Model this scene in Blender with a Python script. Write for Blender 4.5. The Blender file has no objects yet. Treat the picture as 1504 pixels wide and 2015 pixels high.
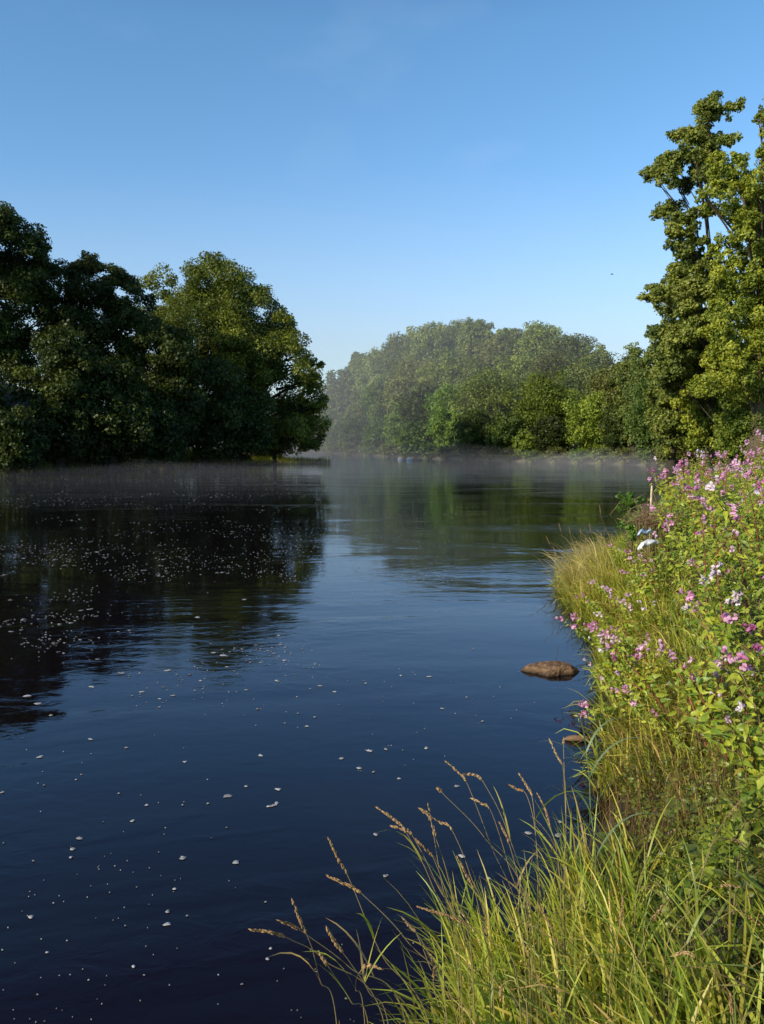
import bpy, math, zlib
import numpy as np
from mathutils import Vector

rng = np.random.default_rng(11)


def reseed(text):
    """every tree and patch keeps its own random stream"""
    global rng
    rng = np.random.default_rng(zlib.crc32(text.encode()))


scene = bpy.context.scene
COL = scene.collection

# ------------------------------------------------------------------ camera
F = 1581.0                              # focal length in photo pixels
PITCH = math.atan(135.5 / F)
CAM = np.array([0.0, 0.0, 2.6])
SP, CP = math.sin(PITCH), math.cos(PITCH)


def ray(px, py):
    u, v = (px - 752) / F, (1007.5 - py) / F
    return np.array([u, CP + v * SP, -SP + v * CP])


def at(px, py, dist):
    """world point seen at photo pixel (px, py), `dist` metres ahead of the camera"""
    d = ray(px, py)
    return CAM + d * (dist / d[1])


def at_z(px, py, z=0.0):
    d = ray(px, py)
    return CAM + d * ((z - CAM[2]) / d[2])


cd = bpy.data.cameras.new("camera")
cam = bpy.data.objects.new("camera", cd)
COL.objects.link(cam)
cam.location = CAM
cam.rotation_euler = (math.pi / 2 - PITCH, 0, 0)
cd.sensor_fit = 'VERTICAL'
cd.sensor_height = 24
cd.lens = 24 * F / 2015
cd.clip_start = 0.05
cd.clip_end = 6000
scene.camera = cam

# ------------------------------------------------------------------ light
SUN_EL = math.radians(25)
TRAVEL = np.array([0.80, 0.60])         # horizontal direction the light travels
TRAVEL = TRAVEL / np.linalg.norm(TRAVEL)
sun_dir = Vector((-TRAVEL[0] * math.cos(SUN_EL), -TRAVEL[1] * math.cos(SUN_EL), math.sin(SUN_EL)))
sd = bpy.data.lights.new("sun", 'SUN')
sd.energy = 5.0
sd.angle = math.radians(0.5)
sd.color = (1.0, 0.90, 0.70)
so = bpy.data.objects.new("sun", sd)
COL.objects.link(so)
so.rotation_euler = sun_dir.to_track_quat('Z', 'Y').to_euler()
so.location = (-30, -20, 40)

world = bpy.data.worlds.new("World")
scene.world = world
world.use_nodes = True
wn, wl = world.node_tree.nodes, world.node_tree.links
wn.clear()
sky = wn.new('ShaderNodeTexSky')
sky.sky_type = 'NISHITA'
sky.sun_disc = False
sky.sun_elevation = SUN_EL
sky.sun_rotation = math.atan2(sun_dir.x, sun_dir.y)
sky.altitude = 0
sky.air_density = 1.0
sky.dust_density = 0.6
sky.ozone_density = 2.0
mul = wn.new('ShaderNodeMix'); mul.data_type = 'RGBA'; mul.blend_type = 'MULTIPLY'
mul.inputs[0].default_value = 1.0
tcs = wn.new('ShaderNodeTexCoord'); sxz = wn.new('ShaderNodeSeparateXYZ'); wl.new(tcs.outputs['Generated'], sxz.inputs[0])
mrz = wn.new('ShaderNodeMapRange'); mrz.inputs['From Min'].default_value = .14; mrz.inputs['From Max'].default_value = .46
wl.new(sxz.outputs['Z'], mrz.inputs['Value'])
tint = wn.new('ShaderNodeMix'); tint.data_type = 'RGBA'
tint.inputs[6].default_value = (1.0, 1.20, 1.36, 1); tint.inputs[7].default_value = (.82, 1.22, 1.37, 1)
mrh = wn.new('ShaderNodeMapRange'); mrh.inputs['From Min'].default_value = .44; mrh.inputs['From Max'].default_value = .75
wl.new(sxz.outputs['Z'], mrh.inputs['Value'])
tint2 = wn.new('ShaderNodeMix'); tint2.data_type = 'RGBA'; tint2.inputs[7].default_value = (.32, .28, .74, 1)
wl.new(mrz.outputs[0], tint.inputs[0]); wl.new(mrh.outputs[0], tint2.inputs[0]); wl.new(tint.outputs[2], tint2.inputs[6])
wl.new(tint2.outputs[2], mul.inputs[7])
# a few thin wisps of vapour high up
geo_w = wn.new('ShaderNodeTexCoord')
mp = wn.new('ShaderNodeMapping'); mp.inputs['Scale'].default_value = (3.2, 3.2, 6.5)
nz = wn.new('ShaderNodeTexNoise'); nz.inputs['Scale'].default_value = 1.6; nz.inputs['Detail'].default_value = 6
mr = wn.new('ShaderNodeMapRange'); mr.inputs['From Min'].default_value = 0.60; mr.inputs['From Max'].default_value = 0.85
mr.inputs['To Max'].default_value = 0.07
wisp = wn.new('ShaderNodeMix'); wisp.data_type = 'RGBA'; wisp.blend_type = 'MIX'
wisp.inputs[7].default_value = (6.5, 6.9, 7.6, 1)
bg = wn.new('ShaderNodeBackground'); bg.inputs['Strength'].default_value = 0.15
wo = wn.new('ShaderNodeOutputWorld')
wl.new(sky.outputs[0], mul.inputs[6])
wl.new(geo_w.outputs['Generated'], mp.inputs[0]); wl.new(mp.outputs[0], nz.inputs['Vector'])
wl.new(nz.outputs['Fac'], mr.inputs['Value']); wl.new(mr.outputs[0], wisp.inputs[0])
wl.new(mul.outputs[2], wisp.inputs[6]); wl.new(wisp.outputs[2], bg.inputs['Color'])
wl.new(bg.outputs[0], wo.inputs['Surface'])

# ------------------------------------------------------------------ terrain
RIVER = np.array([
    (-2.6, -25), (-2.2, -6), (-1.5, 0.3), (-1.0, 1.4), (-.5, 2.2), (0.0, 2.85), (.45, 3.5), (.92, 4.3), (1.40, 5.1), (1.74, 6.1), (2.1, 7.4),
    (2.47, 8.8), (2.82, 10.2), (2.98, 12.4), (3.22, 14.4), (3.95, 16.4), (5.0, 18.5), (6.5, 22), (9.2, 29), (13, 38), (17, 46),
    (21.5, 58), (27, 74), (32, 86), (31, 92), (26, 103), (18.5, 114), (10.5, 126), (1, 155), (-12, 195), (-30, 225),
    (-60, 250), (-90, 240), (-60, 205), (-36, 165), (-22, 130), (-14, 112), (-6.5, 104.5), (-6.8, 103.0), (-11.5, 100),
    (-17, 90), (-23, 79), (-30, 65), (-44, 52), (-58, 36), (-66, 10), (-68, -25)], float)


def poly_sd(x, y):
    """signed distance to the river outline: positive on land"""
    x = np.asarray(x, float); y = np.asarray(y, float)
    shp = x.shape
    x = x.ravel(); y = y.ravel()
    best = np.full(x.shape, 1e18)
    inside = np.zeros(x.shape, bool)
    n = len(RIVER)
    for i in range(n):
        ax, ay = RIVER[i]; bx, by = RIVER[(i + 1) % n]
        ex, ey = bx - ax, by - ay
        t = np.clip(((x - ax) * ex + (y - ay) * ey) / (ex * ex + ey * ey), 0, 1)
        best = np.minimum(best, (x - ax - t * ex) ** 2 + (y - ay - t * ey) ** 2)
        c = (ay > y) != (by > y)
        if ey != 0:
            inside ^= c & (x < (bx - ax) * (y - ay) / ey + ax)
    d = np.sqrt(best)
    return np.where(inside, -d, d).reshape(shp)


def sstep(a, b, x):
    t = np.clip((x - a) / (b - a), 0, 1)
    return t * t * (3 - 2 * t)


def height(x, y):
    x = np.asarray(x, float); y = np.asarray(y, float)
    d = poly_sd(x, y)
    bump = 0.05 * np.sin(x * 3.1 + 1.3 * np.sin(y * 2.3)) * np.sin(y * 2.7 + x) + 0.12 * np.sin(x * .61 + 2) * np.sin(y * .47)
    near = 1.0 * sstep(0, 1.9, d) + 0.16 * np.clip(d - 1.4, 0, 4) + 1.2 * sstep(8, 60, d)
    left = 1.3 * sstep(0, 2.5, d) + 9.6 * sstep(4, 30, d)
    spit = 0.25 * sstep(0, 3.0, d) + 0.9 * sstep(3, 7, d) + 8.2 * sstep(9, 40, d)
    farb = 1.0 * sstep(0, 3, d) + 12.5 * sstep(4, 50, d)
    wl_ = sstep(0, 1, (x < -6).astype(float)) * (y < 150)
    tip = sstep(92, 100, y) * (x < 0) * (y < 150)
    wf = sstep(75, 95, y) * (x > 0) + ((y >= 150) & (x <= 0))
    h = near * (1 - wl_) * (1 - np.clip(wf, 0, 1)) + left * wl_ * (1 - tip) + spit * tip * wl_ + farb * np.clip(wf, 0, 1)
    land = h + bump * sstep(0, 1.2, d)
    bed = -1.6 * sstep(0, 5, -d) - 0.03
    return np.where(d > 0, land, bed)


def hz(x, y):
    return float(height(np.array([x]), np.array([y]))[0])


def on_ground(px, py):
    d = ray(px, py)
    ts = np.linspace(0.6, 90, 3000)
    P = CAM[None] + d[None] * ts[:, None]
    hh = np.maximum(height(P[:, 0], P[:, 1]), 0)
    k = int(np.argmax(P[:, 2] <= hh))
    return P[k]


# ------------------------------------------------------------------ mesh helpers
def make_mesh(name, verts, faces_groups, colors=None, smooth=True):
    """faces_groups: list of int arrays (n,k). colors: per-vertex (n,3)"""
    me = bpy.data.meshes.new(name)
    verts = np.asarray(verts, np.float32)
    loops, totals = [], []
    for fg in faces_groups:
        fg = np.asarray(fg, np.int32)
        if fg.size == 0:
            continue
        loops.append(fg.ravel()); totals.append(np.full(len(fg), fg.shape[1], np.int32))
    loops = np.concatenate(loops); totals = np.concatenate(totals)
    starts = np.concatenate([[0], np.cumsum(totals)[:-1]]).astype(np.int32)
    me.vertices.add(len(verts)); me.vertices.foreach_set('co', verts.ravel())
    me.loops.add(len(loops)); me.loops.foreach_set('vertex_index', loops)
    me.polygons.add(len(totals)); me.polygons.foreach_set('loop_start', starts)
    me.polygons.foreach_set('loop_total', totals)
    me.polygons.foreach_set('use_smooth', np.full(len(totals), smooth, bool))
    if colors is not None:
        a = me.attributes.new('tint', 'FLOAT_COLOR', 'POINT')
        c = np.ones((len(verts), 4), np.float32); c[:, :3] = colors
        a.data.foreach_set('color', c.ravel())
    me.update(calc_edges=True)
    return me


def link(name, me, mat=None, parent=None, loc=None, **props):
    o = bpy.data.objects.new(name, me)
    COL.objects.link(o)
    if mat is not None and me is not None:
        if len(me.materials) == 0:
            me.materials.append(mat)
    if parent is not None:
        o.parent = parent
    if loc is not None:
        o.location = loc
    for k, v in props.items():
        if v:
            o[k] = v
    return o


def thing(name, loc, label, category, group=None, rot=None):
    o = bpy.data.objects.new(name, None)
    COL.objects.link(o)
    o.empty_display_size = 0.1
    o.location = loc
    if rot is not None:
        o.rotation_euler = rot
    o['label'] = label; o['category'] = category
    if group:
        o['group'] = group
    return o


class Buf:
    def __init__(self):
        self.v, self.q, self.t, self.c, self.n = [], [], [], [], 0

    def add(self, v, quads=None, tris=None, col=(1, 1, 1)):
        v = np.asarray(v, float)
        if quads is not None and len(quads):
            self.q.append(np.asarray(quads) + self.n)
        if tris is not None and len(tris):
            self.t.append(np.asarray(tris) + self.n)
        self.v.append(v)
        c = np.asarray(col, float)
        self.c.append(np.broadcast_to(c, (len(v), 3)).copy() if c.ndim == 1 else c)
        self.n += len(v)

    def mesh(self, name, origin=(0, 0, 0), smooth=True):
        v = np.concatenate(self.v) - np.asarray(origin)
        fg = []
        if self.q: fg.append(np.concatenate(self.q))
        if self.t: fg.append(np.concatenate(self.t))
        return make_mesh(name, v, fg, np.concatenate(self.c), smooth)

    def tube(self, pts, radii, sides=7, col=(1, 1, 1), wob=0.0):
        pts = np.asarray(pts, float); n = len(pts)
        radii = np.broadcast_to(np.asarray(radii, float), (n,))
        tan = np.gradient(pts, axis=0); tan /= np.linalg.norm(tan, axis=1)[:, None] + 1e-12
        up = np.array([0, 0, 1.0]) if abs(tan[0, 2]) < 0.9 else np.array([1.0, 0, 0])
        s = np.cross(tan, up); s /= np.linalg.norm(s, axis=1)[:, None] + 1e-12
        b = np.cross(s, tan)
        a = np.arange(sides) / sides * 2 * math.pi
        r = radii[:, None] * (1 + wob * rng.normal(size=(n, sides)))
        ring = pts[:, None] + r[..., None] * (np.cos(a)[None, :, None] * s[:, None] + np.sin(a)[None, :, None] * b[:, None])
        v = ring.reshape(-1, 3)
        i = np.arange(n - 1)[:, None] * sides; j = np.arange(sides)[None]
        q = np.stack([i + j, i + (j + 1) % sides, i + sides + (j + 1) % sides, i + sides + j], -1).reshape(-1, 4)
        k = len(v)
        v = np.concatenate([v, pts[-1:], pts[:1]])
        e = (n - 1) * sides
        t = [(e + x, e + (x + 1) % sides, k) for x in range(sides)] + [((x + 1) % sides, x, k + 1) for x in range(sides)]
        self.add(v, q, t, col)


def bez(p0, p1, p2, n=8):
    t = np.linspace(0, 1, n)[:, None]
    return (1 - t) ** 2 * np.asarray(p0) + 2 * t * (1 - t) * np.asarray(p1) + t ** 2 * np.asarray(p2)


def spline(P, n=14):
    """Catmull-Rom through the given points"""
    P = np.asarray(P, float)
    P = np.concatenate([[2 * P[0] - P[1]], P, [2 * P[-1] - P[-2]]])
    out = []
    m = len(P) - 3
    for i in range(m):
        a, b, c, d = P[i:i + 4]
        t = np.linspace(0, 1, n, endpoint=(i == m - 1))[:, None]
        out.append(0.5 * (2 * b + (c - a) * t + (2 * a - 5 * b + 4 * c - d) * t ** 2 + (3 * b - a - 3 * c + d) * t ** 3))
    return np.concatenate(out)


def unit(v):
    return v / (np.linalg.norm(v, axis=-1, keepdims=True) + 1e-12)


def scatter(tv, tq, tt, pos, nrm, size, cols, roll=None, tan=None, lift=None):
    """copies of a template (x = length axis, y = width, z = normal) at pos, facing nrm"""
    M = len(pos)
    nrm = unit(nrm)
    if tan is None:
        tan = unit(rng.normal(size=(M, 3)))
    tan = unit(tan - nrm * np.sum(tan * nrm, 1, keepdims=True))
    bt = np.cross(nrm, tan)
    size = np.asarray(size, float)
    if size.ndim == 1:
        size = np.stack([size] * 3, 1)
    tv = np.asarray(tv, float)
    v = pos[:, None] + (tv[None, :, 0:1] * size[:, None, 0:1]) * tan[:, None] + (tv[None, :, 1:2] * size[:, None, 1:2]) * bt[:, None] \
        + (tv[None, :, 2:3] * size[:, None, 2:3]) * nrm[:, None]
    k = len(tv)
    off = (np.arange(M) * k)[:, None, None]
    q = (np.asarray(tq)[None] + off).reshape(-1, 4) if tq is not None and len(tq) else None
    t = (np.asarray(tt)[None] + off).reshape(-1, 3) if tt is not None and len(tt) else None
    c = np.repeat(cols, k, axis=0)
    return v.reshape(-1, 3), q, t, c


# leaf templates: x along the leaf from the stalk, y across, z up
LEAF4 = ([(-.5, 0, 0), (0.05, -.36, -.08), (.5, 0, 0.02), (0.05, .36, -.08)], [(0, 1, 2, 3)], None)
LEAF6 = ([(-.5, 0, 0), (-.12, -.34, -.1), (.2, -.27, -.1), (.55, 0, -.12), (.2, .27, -.1), (-.12, .34, -.1), (0.05, 0, 0.03)],
         None, [(0, 1, 6), (1, 2, 6), (2, 3, 6), (3, 4, 6), (4, 5, 6), (5, 0, 6)])


def lance_template(n=6, wid=.22, droop=.35, fold=.07):
    v, q = [], []
    for i in range(n + 1):
        s = i / n
        w = wid * (math.sin(math.pi * min(1, s * 1.02 + .02) ** .75) ** .85 if s < 1 else 0) * (1 - .25 * s)
        z = -droop * s * s
        tooth = 1 + (.10 if i % 2 else -.06)
        v += [(s, -w * tooth, z + fold * w / wid), (s, 0, z), (s, w * tooth, z + fold * w / wid)]
    for i in range(n):
        a = i * 3
        q += [(a, a + 3, a + 4, a + 1), (a + 1, a + 4, a + 5, a + 2)]
    return v, q, None


LANCE = lance_template()
LANCE_LOW = lance_template(3)
OVAL = lance_template(6, .36, .25, .06)

# ------------------------------------------------------------------ materials


def new_mat(name):
    m = bpy.data.materials.new(name); m.use_nodes = True
    nt = m.node_tree; nt.nodes.clear()
    return m, nt.nodes, nt.links


def leaf_mat(name, transl=0.35, rough=0.5, spec=0.35, gain=1.0, warm=(1.25, 1.15, .55), vein=0.0):
    m, N, L = new_mat(name)
    at_ = N.new('ShaderNodeAttribute'); at_.attribute_name = 'tint'
    nz_ = N.new('ShaderNodeTexNoise'); nz_.inputs['Scale'].default_value = 35 if vein else 3
    nz_.inputs['Detail'].default_value = 3
    tc = N.new('ShaderNodeTexCoord'); L.new(tc.outputs['Object'], nz_.inputs['Vector'])
    r = N.new('ShaderNodeMapRange'); r.inputs['From Min'].default_value = .3; r.inputs['From Max'].default_value = .7
    r.inputs['To Min'].default_value = .78 * gain; r.inputs['To Max'].default_value = 1.22 * gain
    L.new(nz_.outputs['Fac'], r.inputs['Value'])
    mx = N.new('ShaderNodeVectorMath'); mx.operation = 'SCALE'
    L.new(at_.outputs['Color'], mx.inputs[0]); L.new(r.outputs[0], mx.inputs['Scale'])
    p = N.new('ShaderNodeBsdfPrincipled'); p.inputs['Roughness'].default_value = rough
    p.inputs['Specular IOR Level'].default_value = spec
    L.new(mx.outputs[0], p.inputs['Base Color'])
    tr = N.new('ShaderNodeBsdfTranslucent')
    w = N.new('ShaderNodeVectorMath'); w.operation = 'MULTIPLY'; w.inputs[1].default_value = warm
    L.new(mx.outputs[0], w.inputs[0]); L.new(w.outputs[0], tr.inputs['Color'])
    mi = N.new('ShaderNodeMixShader'); mi.inputs[0].default_value = transl
    L.new(p.outputs[0], mi.inputs[1]); L.new(tr.outputs[0], mi.inputs[2])
    o = N.new('ShaderNodeOutputMaterial'); L.new(mi.outputs[0], o.inputs['Surface'])
    return m


def tint_mat(name, rough=.8, spec=.2, nscale=20, amount=.35, bump=.3):
    m, N, L = new_mat(name)
    at_ = N.new('ShaderNodeAttribute'); at_.attribute_name = 'tint'
    tc = N.new('ShaderNodeTexCoord')
    nz_ = N.new('ShaderNodeTexNoise'); nz_.inputs['Scale'].default_value = nscale; nz_.inputs['Detail'].default_value = 6
    L.new(tc.outputs['Object'], nz_.inputs['Vector'])
    r = N.new('ShaderNodeMapRange'); r.inputs['From Min'].default_value = .3; r.inputs['From Max'].default_value = .7
    r.inputs['To Min'].default_value = 1 - amount; r.inputs['To Max'].default_value = 1 + amount
    L.new(nz_.outputs['Fac'], r.inputs['Value'])
    mx = N.new('ShaderNodeVectorMath'); mx.operation = 'SCALE'
    L.new(at_.outputs['Color'], mx.inputs[0]); L.new(r.outputs[0], mx.inputs['Scale'])
    p = N.new('ShaderNodeBsdfPrincipled'); p.inputs['Roughness'].default_value = rough
    p.inputs['Specular IOR Level'].default_value = spec
    L.new(mx.outputs[0], p.inputs['Base Color'])
    if bump:
        b = N.new('ShaderNodeBump'); b.inputs['Strength'].default_value = bump; b.inputs['Distance'].default_value = .02
        L.new(nz_.outputs['Fac'], b.inputs['Height']); L.new(b.outputs[0], p.inputs['Normal'])
    o = N.new('ShaderNodeOutputMaterial'); L.new(p.outputs[0], o.inputs['Surface'])
    return m


M_TREE = leaf_mat('tree_leaves', .36, .5, .3, gain=1.75)
M_GRASS = leaf_mat('grass_blades', .48, .42, .4, gain=1.6)
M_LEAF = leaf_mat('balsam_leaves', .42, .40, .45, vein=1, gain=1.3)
M_NETTLE_SHADE = leaf_mat('nettle_leaves_painted_shade', .2, .5, .3, gain=.35, vein=1)  # dark leaves, lowered further to paint in the corner's shade
M_PETAL = leaf_mat('balsam_petals', .35, .5, .25, warm=(1, .9, 1))
M_BARK = tint_mat('bark', .9, .15, 9, .4, .6)
M_STEM = tint_mat('plant_stem', .45, .4, 30, .2, 0)
M_STRAW = leaf_mat('dry_straw', .22, .6, .25, warm=(1.1, .95, .7))
M_FOAM = tint_mat('river_foam', .6, .3, 60, .12, .3)
M_ROCK = tint_mat('wet_rock', .75, .3, 14, .55, .9)
M_PLAST = tint_mat('plastic_litter', .35, .5, 30, .08, .15)
M_WOOD = tint_mat('weathered_wood', .8, .2, 40, .3, .4)

# ground: damp earth, moss, gravel near the water
M_GROUND, N, L = new_mat('bank_soil')
tc = N.new('ShaderNodeTexCoord')
n1 = N.new('ShaderNodeTexNoise'); n1.inputs['Scale'].default_value = 1.3; n1.inputs['Detail'].default_value = 8
n2 = N.new('ShaderNodeTexNoise'); n2.inputs['Scale'].default_value = 14; n2.inputs['Detail'].default_value = 6
L.new(tc.outputs['Object'], n1.inputs['Vector']); L.new(tc.outputs['Object'], n2.inputs['Vector'])
cr = N.new('ShaderNodeValToRGB')
cr.color_ramp.elements[0].position = .35; cr.color_ramp.elements[0].color = (.022, .016, .009, 1)
cr.color_ramp.elements[1].position = .62; cr.color_ramp.elements[1].color = (.035, .045, .014, 1)
e = cr.color_ramp.elements.new(.5); e.color = (.04, .03, .015, 1)
ad = N.new('ShaderNodeMath'); ad.operation = 'ADD'
sc_ = N.new('ShaderNodeMath'); sc_.operation = 'MULTIPLY'; sc_.inputs[1].default_value = .35
su = N.new('ShaderNodeMath'); su.operation = 'SUBTRACT'; su.inputs[1].default_value = .17
L.new(n2.outputs['Fac'], sc_.inputs[0]); L.new(n1.outputs['Fac'], ad.inputs[0]); L.new(sc_.outputs[0], ad.inputs[1])
L.new(ad.outputs[0], su.inputs[0]); L.new(su.outputs[0], cr.inputs[0])
# pale dry meadow high on the far left slope
geo = N.new('ShaderNodeNewGeometry'); sx = N.new('ShaderNodeSeparateXYZ'); L.new(geo.outputs['Position'], sx.inputs[0])
mz = N.new('ShaderNodeMapRange'); mz.inputs['From Min'].default_value = 8.0; mz.inputs['From Max'].default_value = 9.2
L.new(sx.outputs['Z'], mz.inputs['Value'])
ml = N.new('ShaderNodeMath'); ml.operation = 'LESS_THAN'; ml.inputs[1].default_value = -20; L.new(sx.outputs['X'], ml.inputs[0])
mm = N.new('ShaderNodeMath'); mm.operation = 'MULTIPLY'; L.new(mz.outputs[0], mm.inputs[0]); L.new(ml.outputs[0], mm.inputs[1])
mc = N.new('ShaderNodeMix'); mc.data_type = 'RGBA'; mc.inputs[7].default_value = (.26, .21, .10, 1)
L.new(mm.outputs[0], mc.inputs[0]); L.new(cr.outputs[0], mc.inputs[6])
# bare sandy strip along the far shore
ms = N.new('ShaderNodeMapRange'); ms.inputs['From Min'].default_value = .75; ms.inputs['From Max'].default_value = .25
L.new(sx.outputs['Z'], ms.inputs['Value'])
my = N.new('ShaderNodeMapRange'); my.inputs['From Min'].default_value = 70; my.inputs['From Max'].default_value = 88
L.new(sx.outputs['Y'], my.inputs['Value'])
mx2 = N.new('ShaderNodeMath'); mx2.operation = 'GREATER_THAN'; mx2.inputs[1].default_value = -4; L.new(sx.outputs['X'], mx2.inputs[0])
m3 = N.new('ShaderNodeMath'); m3.operation = 'MULTIPLY'; L.new(ms.outputs[0], m3.inputs[0]); L.new(my.outputs[0], m3.inputs[1])
m4 = N.new('ShaderNodeMath'); m4.operation = 'MULTIPLY'; L.new(m3.outputs[0], m4.inputs[0]); L.new(mx2.outputs[0], m4.inputs[1])
mc2 = N.new('ShaderNodeMix'); mc2.data_type = 'RGBA'; mc2.inputs[7].default_value = (.11, .095, .05, 1)
L.new(m4.outputs[0], mc2.inputs[0]); L.new(mc.outputs[2], mc2.inputs[6])
p = N.new('ShaderNodeBsdfPrincipled'); p.inputs['Roughness'].default_value = .9
L.new(mc2.outputs[2], p.inputs['Base Color'])
b = N.new('ShaderNodeBump'); b.inputs['Strength'].default_value = .6; b.inputs['Distance'].default_value = .05
L.new(n2.outputs['Fac'], b.inputs['Height']); L.new(b.outputs[0], p.inputs['Normal'])
o = N.new('ShaderNodeOutputMaterial'); L.new(p.outputs[0], o.inputs['Surface'])

# river water: dark peaty water with streaky ripple patches
M_WATER, N, L = new_mat('river_water')
tc = N.new('ShaderNodeTexCoord')


def wnoise(scale, sx_, sy_, detail, dist=0.0):
    mp_ = N.new('ShaderNodeMapping'); mp_.inputs['Scale'].default_value = (sx_, sy_, 1)
    mp_.inputs['Rotation'].default_value = (0, 0, math.radians(-14))
    n_ = N.new('ShaderNodeTexNoise'); n_.inputs['Scale'].default_value = scale; n_.inputs['Detail'].default_value = detail
    n_.inputs['Distortion'].default_value = dist
    L.new(tc.outputs['Object'], mp_.inputs[0]); L.new(mp_.outputs[0], n_.inputs['Vector'])
    return n_.outputs['Fac']


def math_(op, a, b_):
    n_ = N.new('ShaderNodeMath'); n_.operation = op
    for i, q in enumerate((a, b_)):
        if isinstance(q, (int, float)):
            n_.inputs[i].default_value = q
        else:
            L.new(q, n_.inputs[i])
    return n_.outputs[0]


fine = wnoise(4.6, .8, 1.3, 4, .6)
mid = wnoise(0.75, .8, 1.5, 3, .8)
swell = wnoise(.22, .7, 1.4, 2, 1.0)
patch = wnoise(.16, .55, 1.3, 4, 1.2)
pm = N.new('ShaderNodeMapRange'); pm.inputs['From Min'].default_value = .46; pm.inputs['From Max'].default_value = .66
pm.inputs['To Min'].default_value = .16; pm.inputs['To Max'].default_value = 1.0
L.new(patch, pm.inputs['Value'])
hgt = math_('ADD', math_('MULTIPLY', math_('MULTIPLY', fine, .008), pm.outputs[0]),
            math_('ADD', math_('MULTIPLY', math_('MULTIPLY', mid, .016), pm.outputs[0]), math_('MULTIPLY', swell, .018)))
bp = N.new('ShaderNodeBump'); bp.inputs['Strength'].default_value = 1.0; bp.inputs['Distance'].default_value = 1.0
L.new(hgt, bp.inputs['Height'])
dif = N.new('ShaderNodeBsdfDiffuse'); dif.inputs['Color'].default_value = (.0060, .0038, .0048, 1)
glo = N.new('ShaderNodeBsdfGlossy'); glo.inputs['Color'].default_value = (.77, .87, 1.0, 1); glo.inputs['Roughness'].default_value = .025
fre = N.new('ShaderNodeFresnel'); fre.inputs['IOR'].default_value = 1.345
mxw = N.new('ShaderNodeMixShader')
for nd in (dif, glo, fre):
    L.new(bp.outputs[0], nd.inputs['Normal'])
L.new(fre.outputs[0], mxw.inputs[0]); L.new(dif.outputs[0], mxw.inputs[1]); L.new(glo.outputs[0], mxw.inputs[2])
o = N.new('ShaderNodeOutputMaterial'); L.new(mxw.outputs[0], o.inputs['Surface'])


def vol_mat(name, density, col=(1, 1, 1), aniso=.25):
    m, N_, L_ = new_mat(name)
    v = N_.new('ShaderNodeVolumeScatter'); v.inputs['Color'].default_value = (*col, 1)
    v.inputs['Density'].default_value = density; v.inputs['Anisotropy'].default_value = aniso
    o_ = N_.new('ShaderNodeOutputMaterial'); L_.new(v.outputs[0], o_.inputs['Volume'])
    return m


# ------------------------------------------------------------------ ground and water
def axis(pts):
    out = []
    for a, b_, s in pts:
        out += list(np.arange(a, b_, s))
    return np.array(out + [pts[-1][1]])


xs = axis([(-3000, -400, 200), (-400, -90, 15), (-90, -4, 1.6), (-4, 9, .16), (9, 60, 1.4), (60, 400, 15), (400, 3000, 200)])
ys = axis([(-1500, -100, 100), (-100, -6, 6), (-6, 20, .18), (20, 70, 1.2), (70, 130, 1.0), (130, 260, 4), (260, 600, 20), (600, 4000, 200)])
X, Y = np.meshgrid(xs, ys)
Z = height(X, Y)
nx, ny = len(xs), len(ys)
i = (np.arange(ny - 1)[:, None] * nx + np.arange(nx - 1)[None]).ravel()
quads = np.stack([i, i + 1, i + nx + 1, i + nx], 1)
g = link('ground', make_mesh('ground', np.stack([X.ravel(), Y.ravel(), Z.ravel()], 1), [quads]), M_GROUND)
g['kind'] = 'structure'
ext = np.array([(-200, -60, 0), (60, -60, 0), (60, 320, 0), (-200, 320, 0)], float)
w = link('river_water', make_mesh('river_water', ext, [[(0, 1, 2, 3)]], smooth=False), M_WATER)
w['kind'] = 'structure'

# ------------------------------------------------------------------ trees
# two greens per kind (dark, light)
PAL = {
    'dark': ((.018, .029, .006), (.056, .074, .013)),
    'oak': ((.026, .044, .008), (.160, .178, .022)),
    'mid': ((.032, .062, .012), (.105, .140, .026)),
    'bright': ((.045, .085, .014), (.125, .185, .030)),
    'yellow': ((.050, .078, .010), (.150, .180, .024)),
    'grey': ((.050, .076, .019), (.165, .190, .042)),
    'olive': ((.050, .062, .016), (.140, .145, .036)),
    'ivy': ((.060, .090, .011), (.260, .275, .032)),
    'syc': ((.046, .070, .013), (.205, .220, .042)),
}


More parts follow.
